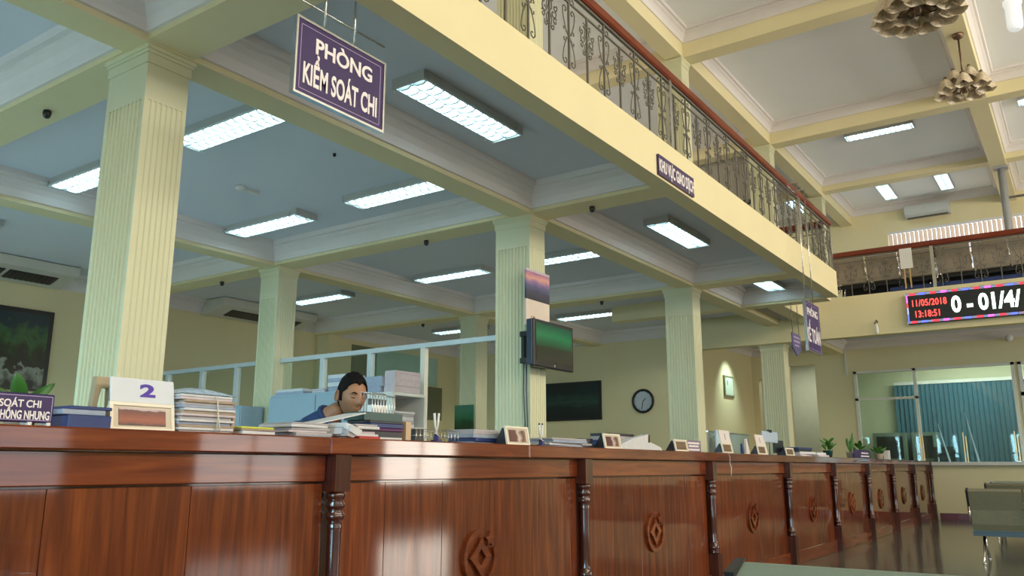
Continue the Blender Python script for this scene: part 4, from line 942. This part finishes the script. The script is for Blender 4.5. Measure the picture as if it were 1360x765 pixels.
def leaf(mb, base, tip, wd, droop=0.2, n=7):
    b, t = Vector(base), Vector(tip); d = t-b; side = Vector((0.6, 0.8, 0)).normalized()*wd
    prev = None
    for k in range(n+1):
        f = k/n; p = b+d*f+Vector((0, 0, -droop*(f-0.5)**2*4+droop))*d.length*0.3
        ww = math.sin(PI*min(1, f*0.92+0.06))**0.8
        cur = (mb.b.verts.new(p-side*ww), mb.b.verts.new(p+Vector((0.01, -0.01, -0.004))), mb.b.verts.new(p+side*ww))
        if prev:
            for q in (0, 1): mb.b.faces.new((prev[q], prev[q+1], cur[q+1], cur[q])).smooth = True
        prev = cur
for tp in ((-3.06, 1.395, 1.325), (-3.07, 1.53, 1.30), (-3.12, 1.44, 1.27), (-3.13, 1.36, 1.28), (-3.0, 1.47, 1.24)):
    mb = MB(); leaf(mb, (-3.1, 1.44, ZT+0.06), tp, 0.028); obj('leaf', mb, LEAF, pp)
tc_ = thing('tear_off_calendar', 'white tear off pad at the far left edge behind the name plate', 'pad', (-3.1, 1.3, ZT), world=True)
obj('pad', MB().box(-3.12, -3.10, 1.20, 1.345, ZT, ZT+0.215), PW, tc_, bevel=0.003)
obj('binding', MB().box(-3.125, -3.095, 1.20, 1.345, ZT+0.215, ZT+0.228), DARK, tc_)

# middle: document piles before the man
stack('document_pile', 'wide pile of loose grey documents in front of the seated man', 'paper pile', -3.05, -2.84, 2.45, 2.67, ZT, [(0.01, B_), (0.012, G_), (0.01, P_), (0.012, G_), (0.014, W), (0.008, G_)], jit=0.02)
stack('document_pile', 'messy pile of papers over a red folder in front of the seated man', 'paper pile', -3.05, -2.84, 2.83, 2.98, ZT, [(0.016, RD), (0.012, W), (0.012, P_), (0.010, BK), (0.014, W), (0.01, G_)], jit=0.02)
cr_ = thing('crumpled_paper', 'crumpled folded papers between the two document piles', 'paper', (-2.86, 2.76, ZT), world=True)
for k in range(5):
    mb = MB(); c0 = Vector((-2.87+0.01*k, 2.735+0.006*k, ZT+0.026+0.012*(k % 3)))
    mb.prism([(-0.035, -0.008), (0.0, -0.02), (0.035, -0.004), (0.04, 0.008), (0.01, 0.014), (-0.03, 0.02)], -0.05, 0.05, lambda u, v, h, c0=c0, k=k: (c0.x+h, c0.y+u+0.2*h, c0.z+v+0.3*u*(1 if k % 2 else -1)*0.4))
    obj('sheet', mb, [W, B_, W, G_, W][k], cr_)
ls = thing('loose_sheet', 'white sheet sloping over the papers below the man\'s chin', 'paper', (-2.95, 2.85, 1.22), world=True)
obj('sheet', MB().prism([(2.62, 1.192), (2.62, 1.198), (2.93, 1.262), (2.93, 1.256)], -3.02, -2.88, lambda u, v, h: (h, u, v)), W, ls)
stack('folder_pile', 'stack of dark plum and black folders under the document tray', 'folders', -3.08, -2.92, 3.0, 3.24, ZT, [(0.02, W), (0.03, BK), (0.016, PLUM), (0.022, NAVY), (0.014, BK)], jit=0.006)
ty = thing('document_tray', 'dark green tray with wire rack and white papers beside the man', 'tray', (-2.98, 3.14, 1.232), world=True)
mb = MB().box(-3.08, -2.94, 2.98, 3.26, 1.232, 1.24).box(-3.08, -2.94, 2.98, 2.988, 1.24, 1.272).box(-3.08, -2.94, 3.252, 3.26, 1.24, 1.272).box(-2.948, -2.94, 2.988, 3.252, 1.24, 1.272).box(-3.08, -3.072, 2.988, 3.252, 1.24, 1.272)
obj('tray', mb, DGREEN, ty)
rk = MB()
for k in range(9):
    y = 3.075+k*0.021; rk.tube([(-2.98, y, 1.24), (-2.98, y, 1.36), (-3.06, y, 1.38), (-3.06, y, 1.24)], 0.0022, 4)
rk.tube([(-2.98, 3.07, 1.36), (-2.98, 3.25, 1.36)], 0.003, 4)
rk.tube([(-3.06, 3.07, 1.38), (-3.06, 3.25, 1.38)], 0.003, 4)
obj('wire_rack', rk, STEEL, ty)
obj('paper', MB().box(-3.04, -3.0, 3.10, 3.21, 1.241, 1.315), mat('bright_white_paper', (0.9, 0.9, 0.9), 0.4), ty)
obj('dark_paper', MB().box(-3.055, -3.045, 3.12, 3.25, 1.241, 1.35), mat('slate_folder', (0.06, 0.08, 0.10), 0.5), ty)
single('wooden_block', MB().box(-3.0, -2.95, 3.30, 3.34, ZT, 1.235), mat('pale_wood', (0.60, 0.46, 0.32), 0.6), 'pale upright block beside the dark folders', 'block')
wb = thing('wire_basket', 'low grey wire basket with dark box behind the pens', 'basket', (-3.05, 3.6, ZT), world=True)
mb = MB()
for k in range(13): mb.tube([(-2.98, 3.42+k*0.03, ZT), (-2.98, 3.42+k*0.03, ZT+0.075)], 0.0018, 4)
for z_ in (0.004, 0.04, 0.075): mb.tube([(-2.98, 3.42, ZT+z_), (-2.98, 3.78, ZT+z_), (-3.12, 3.78, ZT+z_), (-3.12, 3.42, ZT+z_)], 0.002, 4, closed=True)
obj('wire', mb, STEEL, wb)
obj('dark_box', MB().box(-3.11, -3.0, 3.43, 3.50, ZT, ZT+0.08), DARK, wb)
def penpair(label, y, h, x=-2.86):
    s = thing('pen_stand', label, 'pens', (x, y, ZT), world=True)
    obj('base', MB().lathe([(0.03, ZT), (0.03, ZT+0.012), (0.014, ZT+0.016), (0.014, ZT+0.045)], (x, y, 0), 12), mat('dark_blue_ink_plastic', (0.03, 0.03, 0.15), 0.3) if 'dark_blue_ink_plastic' not in bpy.data.materials else bpy.data.materials['dark_blue_ink_plastic'], s)
    for sgn in (-1, 1):
        pn = obj('pen', MB().tube([(x, y-sgn*0.008, ZT+0.035), (x, y+sgn*0.012, ZT+h*0.6), (x, y+sgn*0.018, ZT+h)], [0.004, 0.006, 0.007], 8), WHITE, s)
        obj('pen_tip', MB().lathe([(0.004, ZT+h), (0.007, ZT+h+0.002), (0.004, ZT+h+0.012)], (x, y+sgn*0.018, 0), 6), DARK, pn)
    mb = MB().tube([(x+0.01, y-0.02, ZT+0.05), (x+0.015, y+0.01, ZT+0.03), (x+0.012, y+0.035, ZT+0.004)], 0.003, 5)
    obj('cord', mb, STEEL, s)
penpair('pair of crossed white pens in a holder left of the second row column', 3.44, 0.155)
penpair('pair of upright white pens right of the television column foot', 4.47, 0.135)
stack('paper_pile', 'sloping bluish papers left of the small dark red frame', 'paper pile', -3.14, -2.94, 3.86, 4.22, ZT, [(0.02, B_), (0.02, NAVY), (0.02, B_), (0.03, G_)], jit=0.015)
ot = thing('stapler', 'dark teal stapler shape behind the small dark red frame', 'stapler', (-2.95, 4.34, ZT), world=True)
obj('base', MB().box(-3.0, -2.9, 4.26, 4.42, ZT, ZT+0.015), DGREEN, ot)
obj('arm', MB().prism([(4.27, ZT+0.016), (4.42, ZT+0.04), (4.42, ZT+0.055), (4.27, ZT+0.04)], -2.97, -2.93, lambda u, v, h: (h, u, v)), DARK, ot)
stack('paper_pile', 'long bluish paper pile between pens and second small frame', 'paper pile', -3.10, -2.86, 4.60, 5.02, ZT, [(0.015, B_), (0.015, W), (0.02, B_), (0.012, G_)], jit=0.02)
stack('folder_pile', 'short black folders at the right end of the bluish pile', 'folders', -3.08, -2.90, 5.04, 5.19, ZT, [(0.02, BK), (0.015, G_), (0.035, BK)], jit=0.01)
dp = thing('curved_papers', 'curved white papers leaning on dark books, left of the third column', 'paper', (-2.9, 5.8, ZT), world=True)
obj('sheet', MB().prism([(5.50, ZT), (5.98, ZT), (5.99, ZT+0.125), (5.90, ZT+0.11), (5.72, ZT+0.085), (5.55, ZT+0.045)], -2.90, -2.84, lambda u, v, h: (h, u, v)), W, dp)
obj('sheet', MB().prism([(6.02, ZT), (6.30, ZT), (6.26, ZT+0.03), (6.08, ZT+0.065), (6.02, ZT+0.06)], -2.92, -2.86, lambda u, v, h: (h, u, v)), W, dp)
stack('book_pile', 'dark books behind the curved white papers', 'books', -3.1, -2.93, 5.55, 5.95, ZT, [(0.04, BK), (0.035, NAVY), (0.03, G_), (0.02, BK)], jit=0.01)
lf = thing('leaning_folder', 'brown and red folder leaning behind the curved papers', 'folder', (-3.0, 6.2, ZT), world=True)
obj('cover', MB().prism([(6.02, ZT), (6.33, ZT), (6.33, ZT+0.135), (6.06, ZT+0.115)], -3.0, -2.985, lambda u, v, h: (h, u, v)), BRONZE, lf)
obj('red_tab', MB().box(-2.985, -2.98, 6.2, 6.26, ZT, ZT+0.09), RD, lf)
tg = thing('string_tag', 'white string hanging over the counter edge right of the third column', 'string', (-2.66, 7.3, 1.0), world=True)
obj('string', MB().tube([(-2.80, 7.24, ZT+0.002), (-2.672, 7.27, ZT+0.002), (-2.664, 7.28, 1.09), (-2.663, 7.27, 1.04), (-2.664, 7.30, 1.0), (-2.664, 7.29, 0.93)], [0.002, 0.002, 0.002, 0.003, 0.005, 0.003], 6), PW, tg)
gp = thing('glass_screen', 'low bluish glass screen with steel edge on the counter right of the third column', 'screen', (-3.2, 8.7, ZT), world=True)
for k in range(2):
    a = 8.15+k*0.62
    obj('pane', MB().box(-3.205, -3.195, a, a+0.60, ZT, 1.355), mat('blue_tinted_acrylic', (0.28, 0.42, 0.44), 0.15, alpha=0.55) if k == 0 else bpy.data.materials['blue_tinted_acrylic'], gp)
obj('edge_rail', MB().box(-3.21, -3.19, 8.13, 9.40, 1.355, 1.368), STEEL, gp)
mo = thing('monitor', 'pale blue computer monitor back on the counter between the two tall card calendars', 'monitor', (-3.05, 8.15, ZT), world=True)
obj('panel', MB().box(-3.07, -3.04, 7.98, 8.34, ZT+0.05, ZT+0.24), mat('pale_blue_plastic', (0.45, 0.58, 0.66), 0.4), mo, bevel=0.01)
obj('foot', MB().box(-3.10, -3.0, 8.08, 8.24, ZT, ZT+0.012).box(-3.07, -3.05, 8.13, 8.19, ZT+0.012, ZT+0.06), DARK, mo)
for y, lab in ((8.38, 'cream leaning papers right of the pale monitor'), (8.95, 'cream leaning papers right of the second tall calendar')):
    s = thing('leaning_paper', lab, 'paper', (-2.9, y, ZT), world=True)
    obj('sheet', MB().prism([(y, ZT), (y+0.12, ZT), (y+0.03, ZT+0.16), (y, ZT+0.15)], -2.91, -2.89, lambda u, v, h: (h, u, v)), PW, s)
    obj('dark_sheet', MB().prism([(y-0.04, ZT), (y+0.02, ZT), (y-0.03, ZT+0.11)], -2.94, -2.92, lambda u, v, h: (h, u, v)), NAVY, s)
stack('paper_pile', 'dark and white paper pile right of the farthest column', 'paper pile', -3.05, -2.86, 10.15, 10.75, ZT, [(0.03, P_), (0.03, W), (0.03, BK), (0.02, NAVY)], jit=0.02)
mo = thing('monitor', 'dark small monitor right of the farthest column', 'monitor', (-3.1, 10.1, ZT), world=True)
obj('panel', MB().box(-3.12, -3.09, 9.98, 10.3, ZT+0.04, ZT+0.19), DARK, mo)
obj('foot', MB().box(-3.14, -3.06, 10.08, 10.2, ZT, ZT+0.012).box(-3.12, -3.10, 10.12, 10.16, ZT+0.012, ZT+0.05), DARK, mo)
stack('paper_pile', 'low white papers left of the small bushy plant', 'paper pile', -3.0, -2.85, 10.9, 11.35, ZT, [(0.03, P_), (0.03, W)], jit=0.02)
def plant(label, y, h, kind, pot=POT, x=-2.95):
    s = thing('potted_plant', label, 'plant', (x, y, ZT), world=True)
    obj('pot', MB().lathe([(0.05, ZT), (0.065, ZT+0.09), (0.07, ZT+0.10), (0.06, ZT+0.10)], (x, y, 0), 12), pot, s)
    n = {'bush': 16, 'tongue': 7, 'leafy': 18}[kind]
    for k in range(n):
        a = random.uniform(0, 2*PI); mb = MB()
        if kind == 'tongue': leaf(mb, (x, y, ZT+0.09), (x+0.05*math.cos(a), y+0.06*math.sin(a), ZT+h*random.uniform(0.7, 1)), 0.03, 0.05)
        else:
            c = Vector((x+0.07*math.cos(a)*random.random(), y+0.10*math.sin(a), ZT+random.uniform(0.10, h*0.75)))
            leaf(mb, c, c+Vector((0.07*math.cos(a), 0.09*math.sin(a), random.uniform(0.0, 0.1))), 0.03, 0.3)
        obj('leaf', mb, LEAF, s)
    if kind != 'tongue': obj('stem', MB().tube([(x, y, ZT+0.08), (x+0.01, y, ZT+0.14), (x, y+0.01, ZT+h*0.7)], 0.006, 5), LEAF, s)
plant('small bushy potted plant on the counter left of the sword leaved plant', 11.8, 0.28, 'bush', DGREEN)
plant('upright sword leaved plant in a beige pot before the enquiry window', 13.1, 0.38, 'tongue')
plant('leafy green plant right of the sword leaved plant', 13.65, 0.32, 'leafy')
plant('small potted plant near the far end of the counter', 15.1, 0.24, 'leafy')
s = thing('name_plate', 'purple lettered plate among the far plants', 'name plate', (-2.85, 13.5, ZT), world=True)
obj('plate', MB().box(-2.86, -2.845, 12.85, 13.9, ZT+0.004, ZT+0.13), PURPLE, s)
obj('letter_band', MB().box(-2.845, -2.842, 13.25, 13.8, ZT+0.03, ZT+0.05).box(-2.845, -2.842, 13.3, 13.75, ZT+0.075, ZT+0.095), LETTER, s)
single('white_carton', MB().box(-2.95, -2.87, 15.45, 15.6, ZT, ZT+0.16), WHITE, 'small white carton by the far plant on the counter', 'carton')
single('wall_conduit', MB().box(-4.16, -4.13, 18.625, 18.65, 2.95, 3.5), WHITE, 'thin vertical conduit on the far wall left of the enquiry window', 'conduit')
# behind the enquiry window: cupboards, monitor, brass rods on the sill
for a, b, lab in ((-4.05, -3.35, 'left dark cupboard in the room behind the glazing'), (-3.25, -2.75, 'right dark cupboard in the room behind the glazing')):
    c_ = thing('dark_cupboard', lab, 'cupboard', ((a+b)/2, 20.4, 0), world=True)
    obj('body', MB().box(a, b, 20.2, 20.7, 0, 1.76), mat('grey_green_cupboard', (0.20, 0.27, 0.24), 0.5), c_)
    for z_ in (0.1, 0.65, 1.2): obj('door', MB().box(a+0.08, b-0.08, 20.18, 20.2, z_, z_+0.48), DARK, c_)
mo = thing('monitor', 'black monitor standing behind the enquiry window sill', 'monitor', (-2.5, 19.3, 1.0), world=True)
obj('panel', MB().box(-2.72, -2.30, 19.26, 19.30, 1.12, 1.42), DARK, mo)
obj('foot', MB().box(-2.6, -2.4, 19.2, 19.4, 1.03, 1.05).box(-2.53, -2.47, 19.28, 19.32, 1.05, 1.15), DARK, mo)
struct('trim_%d' % n_, MB().box(-4.4, 2.4, 18.85, 19.6, 0.96, 1.03), STONE, 'stone desk behind the enquiry window'); n_ += 1
for x, lab in ((-2.80, 'brass slat at the window post on the sill'), (-2.03, 'brass slat in the middle of the window sill'), (-1.16, 'brass slat at the right end of the window sill')):
    s = thing('brass_stand', lab, 'stand', (x, 18.52, 1.11), world=True)
    zb_ = 1.131 if x < -2.7 else 1.112
    obj('rod', MB().box(x-0.035, x-0.015, 18.50, 18.53, zb_+0.006, 1.68), BRASS, s, bevel=0.003)
    obj('rod', MB().box(x+0.01, x+0.03, 18.50, 18.53, zb_+0.006, 1.60), BRASS, s, bevel=0.003)
    obj('foot', MB().box(x-0.045, x+0.045, 18.48, 18.56, zb_, zb_+0.006), STEEL, s)
for k, x in enumerate((-2.35, -1.85)):
    s = thing('glass_fin', ['slanting glass fin left of the middle brass slat', 'slanting glass fin right of the middle brass slat'][k], 'glass fin', (x, 18.55, 1.11), world=True)
    obj('pane', MB().prism([(x, 1.112), (x+0.035, 1.112), (x-0.13, 1.11+0.75+0.2*k), (x-0.14, 1.11+0.75+0.2*k)], 18.55, 18.56, lambda u, v, h: (u, h, v)), mat('pale_glass_edge', (0.50, 0.72, 0.80), 0.1) if k == 0 else bpy.data.materials['pale_glass_edge'], s)  # pale colour stands for the reflections on the glass brackets

# ================================================================ THE SEATED MAN
SKIN = mat('warm_brown_skin', (0.34, 0.165, 0.09), 0.5, var=0.06, scale=20)
SHIRT = mat('dark_blue_shirt', (0.018, 0.045, 0.14), 0.75, var=0.12, scale=25, bump=0.1)
TROUS = mat('black_trousers', (0.015, 0.015, 0.02), 0.8)
HAIR = mat('black_hair', (0.006, 0.005, 0.005), 0.7, var=0.3, scale=60, bump=0.5, bscale=200, spec=0.15)
HC = Vector((-3.50, 3.44, 1.41))         # centre of the head
face = Vector((1.0, -0.34, -0.30)).normalized(); sd_ = Vector((0, 0, 1)).cross(face).normalized(); up_ = face.cross(sd_).normalized()   # sd_ = his left
man = thing('person', 'man with short black hair and dark blue shirt looking down behind the counter', 'person', (-4.0, 3.42, 0), world=True)
def g(x, s): return math.exp(-(x/s)**2)
def head_pt(th, ph, grow=1.0):
    """th 0 top..pi bottom, ph 0 = face direction"""
    x = math.sin(th)*math.cos(ph); y = math.sin(th)*math.sin(ph); z = math.cos(th)
    sx, sy, sz = 0.098, 0.078, 0.122
    if z < 0:
        k = -z; sy *= 1-0.30*k**1.3
        sx *= (1-0.05*k) if x > 0 else (1-0.38*k)
        if x > 0: x *= 1+0.10*k
    X, Y, Z = x*sx, y*sy, z*sz
    if x > 0.1 and grow < 1.02:
        X += 0.028*g(Y, 0.014)*g(Z+0.022, 0.020)           # nose tip
        X += 0.012*g(Y, 0.010)*g(Z-0.005, 0.022)           # bridge
        X += 0.006*g(Z-0.030, 0.010)*g(abs(Y)-0.030, 0.025)  # brow
        X -= 0.008*g(abs(Y)-0.031, 0.014)*g(Z-0.012, 0.012)  # sockets
        X += 0.007*g(abs(Y)-0.031, 0.009)*g(Z-0.008, 0.008)  # closed lids
        X += 0.010*g(Y, 0.022)*g(Z+0.060, 0.007)+0.010*g(Y, 0.020)*g(Z+0.073, 0.007)  # lips
        X -= 0.004*g(Y, 0.022)*g(Z+0.0665, 0.003)
        X += 0.008*g(Y, 0.020)*g(Z+0.102, 0.014)           # chin
        X += 0.004*g(abs(Y)-0.042, 0.016)*g(Z+0.020, 0.022)  # cheek
    return HC + (face*X+sd_*Y+up_*Z)*1.0*grow if grow == 1.0 else HC + face*X*grow+sd_*Y*grow+up_*Z*grow
def grid_surface(mb, f, nu, nv, keep=None):
    V = [[mb.b.verts.new(f(PI*(i+0.02)/(nu+0.04), 2*PI*j/nv)) for j in range(nv)] for i in range(nu+1)]
    for i in range(nu):
        for j in range(nv):
            if keep is None or keep(PI*(i+0.5)/nu, 2*PI*(j+0.5)/nv):
                mb.b.faces.new((V[i][j], V[i+1][j], V[i+1][(j+1) % nv], V[i][(j+1) % nv])).smooth = True
    loose = [v for v in mb.b.verts if not v.link_faces]
    bmesh.ops.delete(mb.b, geom=loose, context='VERTS')
# skeleton
J = {'pelvis': (-3.98, 3.42, 0.60), 'waist': (-3.93, 3.42, 0.78), 'chest': (-3.84, 3.42, 1.09), 'neckbase': (-3.71, 3.425, 1.27), 'neck': (-3.625, 3.43, 1.31), 'skull': (-3.56, 3.435, 1.355),
     'hipl': (-3.96, 3.53, 0.58), 'kneel': (-3.56, 3.56, 0.56), 'anklel': (-3.60, 3.56, 0.10), 'toel': (-3.44, 3.57, 0.05), 'hipr': (-3.96, 3.31, 0.58), 'kneer': (-3.56, 3.28, 0.56), 'ankler': (-3.60, 3.28, 0.10), 'toer': (-3.44, 3.27, 0.05),
     'shl': (-3.72, 3.61, 1.225), 'ell': (-3.62, 3.72, 0.95), 'wrl': (-3.40, 3.60, 0.80), 'shr': (-3.72, 3.235, 1.225), 'elr': (-3.63, 3.12, 0.95), 'wrr': (-3.42, 3.26, 0.80)}
Rr = {'pelvis': .15, 'waist': .135, 'chest': .15, 'neckbase': .085, 'neck': .056, 'skull': .055, 'hipl': .09, 'kneel': .062, 'anklel': .042, 'toel': .035, 'hipr': .09, 'kneer': .062, 'ankler': .042, 'toer': .035,
      'shl': .068, 'ell': .045, 'wrl': .028, 'shr': .068, 'elr': .045, 'wrr': .028}
E_ = [('pelvis', 'waist'), ('waist', 'chest'), ('chest', 'neckbase'), ('neckbase', 'neck'), ('neck', 'skull'), ('pelvis', 'hipl'), ('hipl', 'kneel'), ('kneel', 'anklel'), ('anklel', 'toel'), ('pelvis', 'hipr'), ('hipr', 'kneer'), ('kneer', 'ankler'), ('ankler', 'toer'),
      ('chest', 'shl'), ('shl', 'ell'), ('ell', 'wrl'), ('chest', 'shr'), ('shr', 'elr'), ('elr', 'wrr')]
for sfx, sg_ in (('l', 1), ('r', -1)):
    wr = Vector(J['wr'+sfx]); fwd = Vector((0.95, -0.3*sg_, -0.12)).normalized(); sdv = Vector((0, 0, 1)).cross(fwd).normalized()
    J['palm'+sfx] = tuple(wr+fwd*0.045); Rr['palm'+sfx] = 0.026; E_.append(('wr'+sfx, 'palm'+sfx))
    for q, (off, ln) in enumerate(((0.027, 0.07), (0.009, 0.08), (-0.009, 0.075), (-0.026, 0.058))):
        a = wr+fwd*0.075+sdv*off*-sg_; b = a+fwd*ln*0.5+Vector((0, 0, 0.006)); c = b+fwd*ln*0.45+Vector((0, 0, -0.018))
        for nm, p, r in (('k%d' % q, a, 0.0105), ('m%d' % q, b, 0.0085), ('t%d' % q, c, 0.0065)): J[nm+sfx] = tuple(p); Rr[nm+sfx] = r
        E_ += [('palm'+sfx, 'k%d%s' % (q, sfx)), ('k%d%s' % (q, sfx), 'm%d%s' % (q, sfx)), ('m%d%s' % (q, sfx), 't%d%s' % (q, sfx))]
    a = wr+fwd*0.02-sdv*0.028*sg_; b = wr+fwd*0.055-sdv*0.055*sg_
    J['th'+sfx] = tuple(a); Rr['th'+sfx] = 0.012; J['tt'+sfx] = tuple(b); Rr['tt'+sfx] = 0.008; E_ += [('wr'+sfx, 'th'+sfx), ('th'+sfx, 'tt'+sfx)]
names = list(J); me = bpy.data.meshes.new('skel')
me.from_pydata([J[k] for k in names], [(names.index(a), names.index(b)) for a, b in E_], [])
so_ = bpy.data.objects.new('skel', me); C.objects.link(so_)
md = so_.modifiers.new('skin', 'SKIN'); md.use_smooth_shade = True
for i, k in enumerate(names):
    v = me.skin_vertices[0].data[i]; v.radius = (Rr[k], Rr[k]*(1.0 if k not in ('chest', 'waist', 'pelvis') else 1.1)); v.use_root = (k == 'pelvis')
sbm = so_.modifiers.new('sub', 'SUBSURF'); sbm.levels = 2; sbm.render_levels = 2
bpy.context.view_layer.update()
bm_ = bpy.data.meshes.new_from_object(so_.evaluated_get(bpy.context.evaluated_depsgraph_get()))
bpy.data.objects.remove(so_)
mb = MB(); mb.b.from_mesh(bm_)
wl_, wr_ = Vector(J['wrl']), Vector(J['wrr'])
for f in mb.b.faces:
    c = f.calc_center_median(); f.smooth = True
    hand = (c-wl_).dot(Vector((0.95, -0.3, -0.1))) > -0.01 and (c-wl_).length < 0.25 and c.z > 0.7 or (c-wr_).dot(Vector((0.95, 0.3, -0.1))) > -0.01 and (c-wr_).length < 0.25 and c.z > 0.7
    nk = (c-Vector(J['neckbase'])).dot(Vector((0.8, 0, 0.6)))
    nax = (c-Vector(J['neck'])).cross(Vector((0.8, 0, 0.6))).length
    f.material_index = 0 if (hand or (nk > 0.06 and nax < 0.085)) else (2 if c.z < 0.66 else 1)
grid_surface(mb, lambda th, ph: head_pt(th, ph), 56, 64)
# ears
for sg_ in (-1, 1):
    c0 = HC+sd_*0.077*sg_+face*(-0.008)+up_*(-0.008)
    pts = [c0+face*(0.017*math.cos(a))-face*0.004+up_*(0.030*math.sin(a))+sd_*sg_*(0.006+0.006*(math.cos(a) < 0)) for a in [k*2*PI/12 for k in range(12)]]
    mb.tube(pts, 0.0055, 6, closed=True); 
    cc = [mb.b.verts.new(p) for p in pts]; mb.b.faces.new(cc)
for f in mb.b.faces:
    c = f.calc_center_median()
    if (c-HC).length < 0.135 and f.material_index != 1: f.material_index = 0
body = obj('body', mb, [SKIN, SHIRT, TROUS], man)
# collar
mb = MB(); ring = []
nb_, ax = Vector((-3.665, 3.428, 1.298)), Vector((0.75, 0, 0.66)).normalized(); s1_ = Vector((0, 1, 0)); s2_ = ax.cross(s1_).normalized()
mb.tube([nb_+s1_*0.066*math.cos(a)+s2_*0.070*math.sin(a) for a in [k*2*PI/20 for k in range(20)]], 0.014, 6, closed=True)
obj('collar', mb, SHIRT, man)
# hair: cap over the skull with a front hairline, sideburns
def hair_keep(th, ph):
    p = math.atan2(math.sin(ph), math.cos(ph)); a = abs(p)
    if a < 0.75: lim = 0.86+0.05*math.cos(p*9)
    elif a < 1.25: lim = 0.93+(a-0.75)*0.9
    elif a < 1.62: lim = 1.75
    elif a < 1.95: lim = 1.48
    else: lim = 2.12
    return th < lim
def hair_pt(th, ph):
    gr = 1.085+0.035*max(0, math.cos(th))+0.02*g(th-0.75, 0.3)
    p = head_pt(th, ph, gr); return p+up_*0.003*math.sin(ph*17)*math.sin(th*9)
mb = MB(); grid_surface(mb, hair_pt, 44, 64, hair_keep)
hr = obj('hair', mb, HAIR, man)
sm = hr.modifiers.new('thick', 'SOLIDIFY'); sm.thickness = 0.014; sm.offset = -1
# brows, eyes, mouth line
mb = MB()
for sg_ in (-1, 1):
    pts = [head_pt(PI*0.5-(0.29-0.05*abs(k-2)/2), sg_*(0.20+0.11*k))+face*0.003 for k in range(5)]
    mb.tube(pts, [0.002, 0.0038, 0.004, 0.0034, 0.0018], 6)
obj('eyebrow', mb, HAIR, man)
mb = MB()
for sg_ in (-1, 1):
    mb.tube([head_pt(PI*0.5-(0.045-0.02*(1-abs(k-2)/2)), sg_*(0.27+0.085*k))+face*0.001 for k in range(5)], [0.001, 0.0019, 0.002, 0.0019, 0.001], 5)
obj('eyelash', mb, HAIR, man)
mb = MB(); mb.tube([head_pt(PI*0.5+0.575, -0.26+0.13*k)+face*0.0008 for k in range(5)], [0.001, 0.0022, 0.0026, 0.0022, 0.001], 5)
obj('mouth', mb, mat('dark_lip', (0.20, 0.06, 0.045), 0.5), man)
for o in list(bpy.data.objects):
    if o.type == 'EMPTY' and not o.children: bpy.data.objects.remove(o)
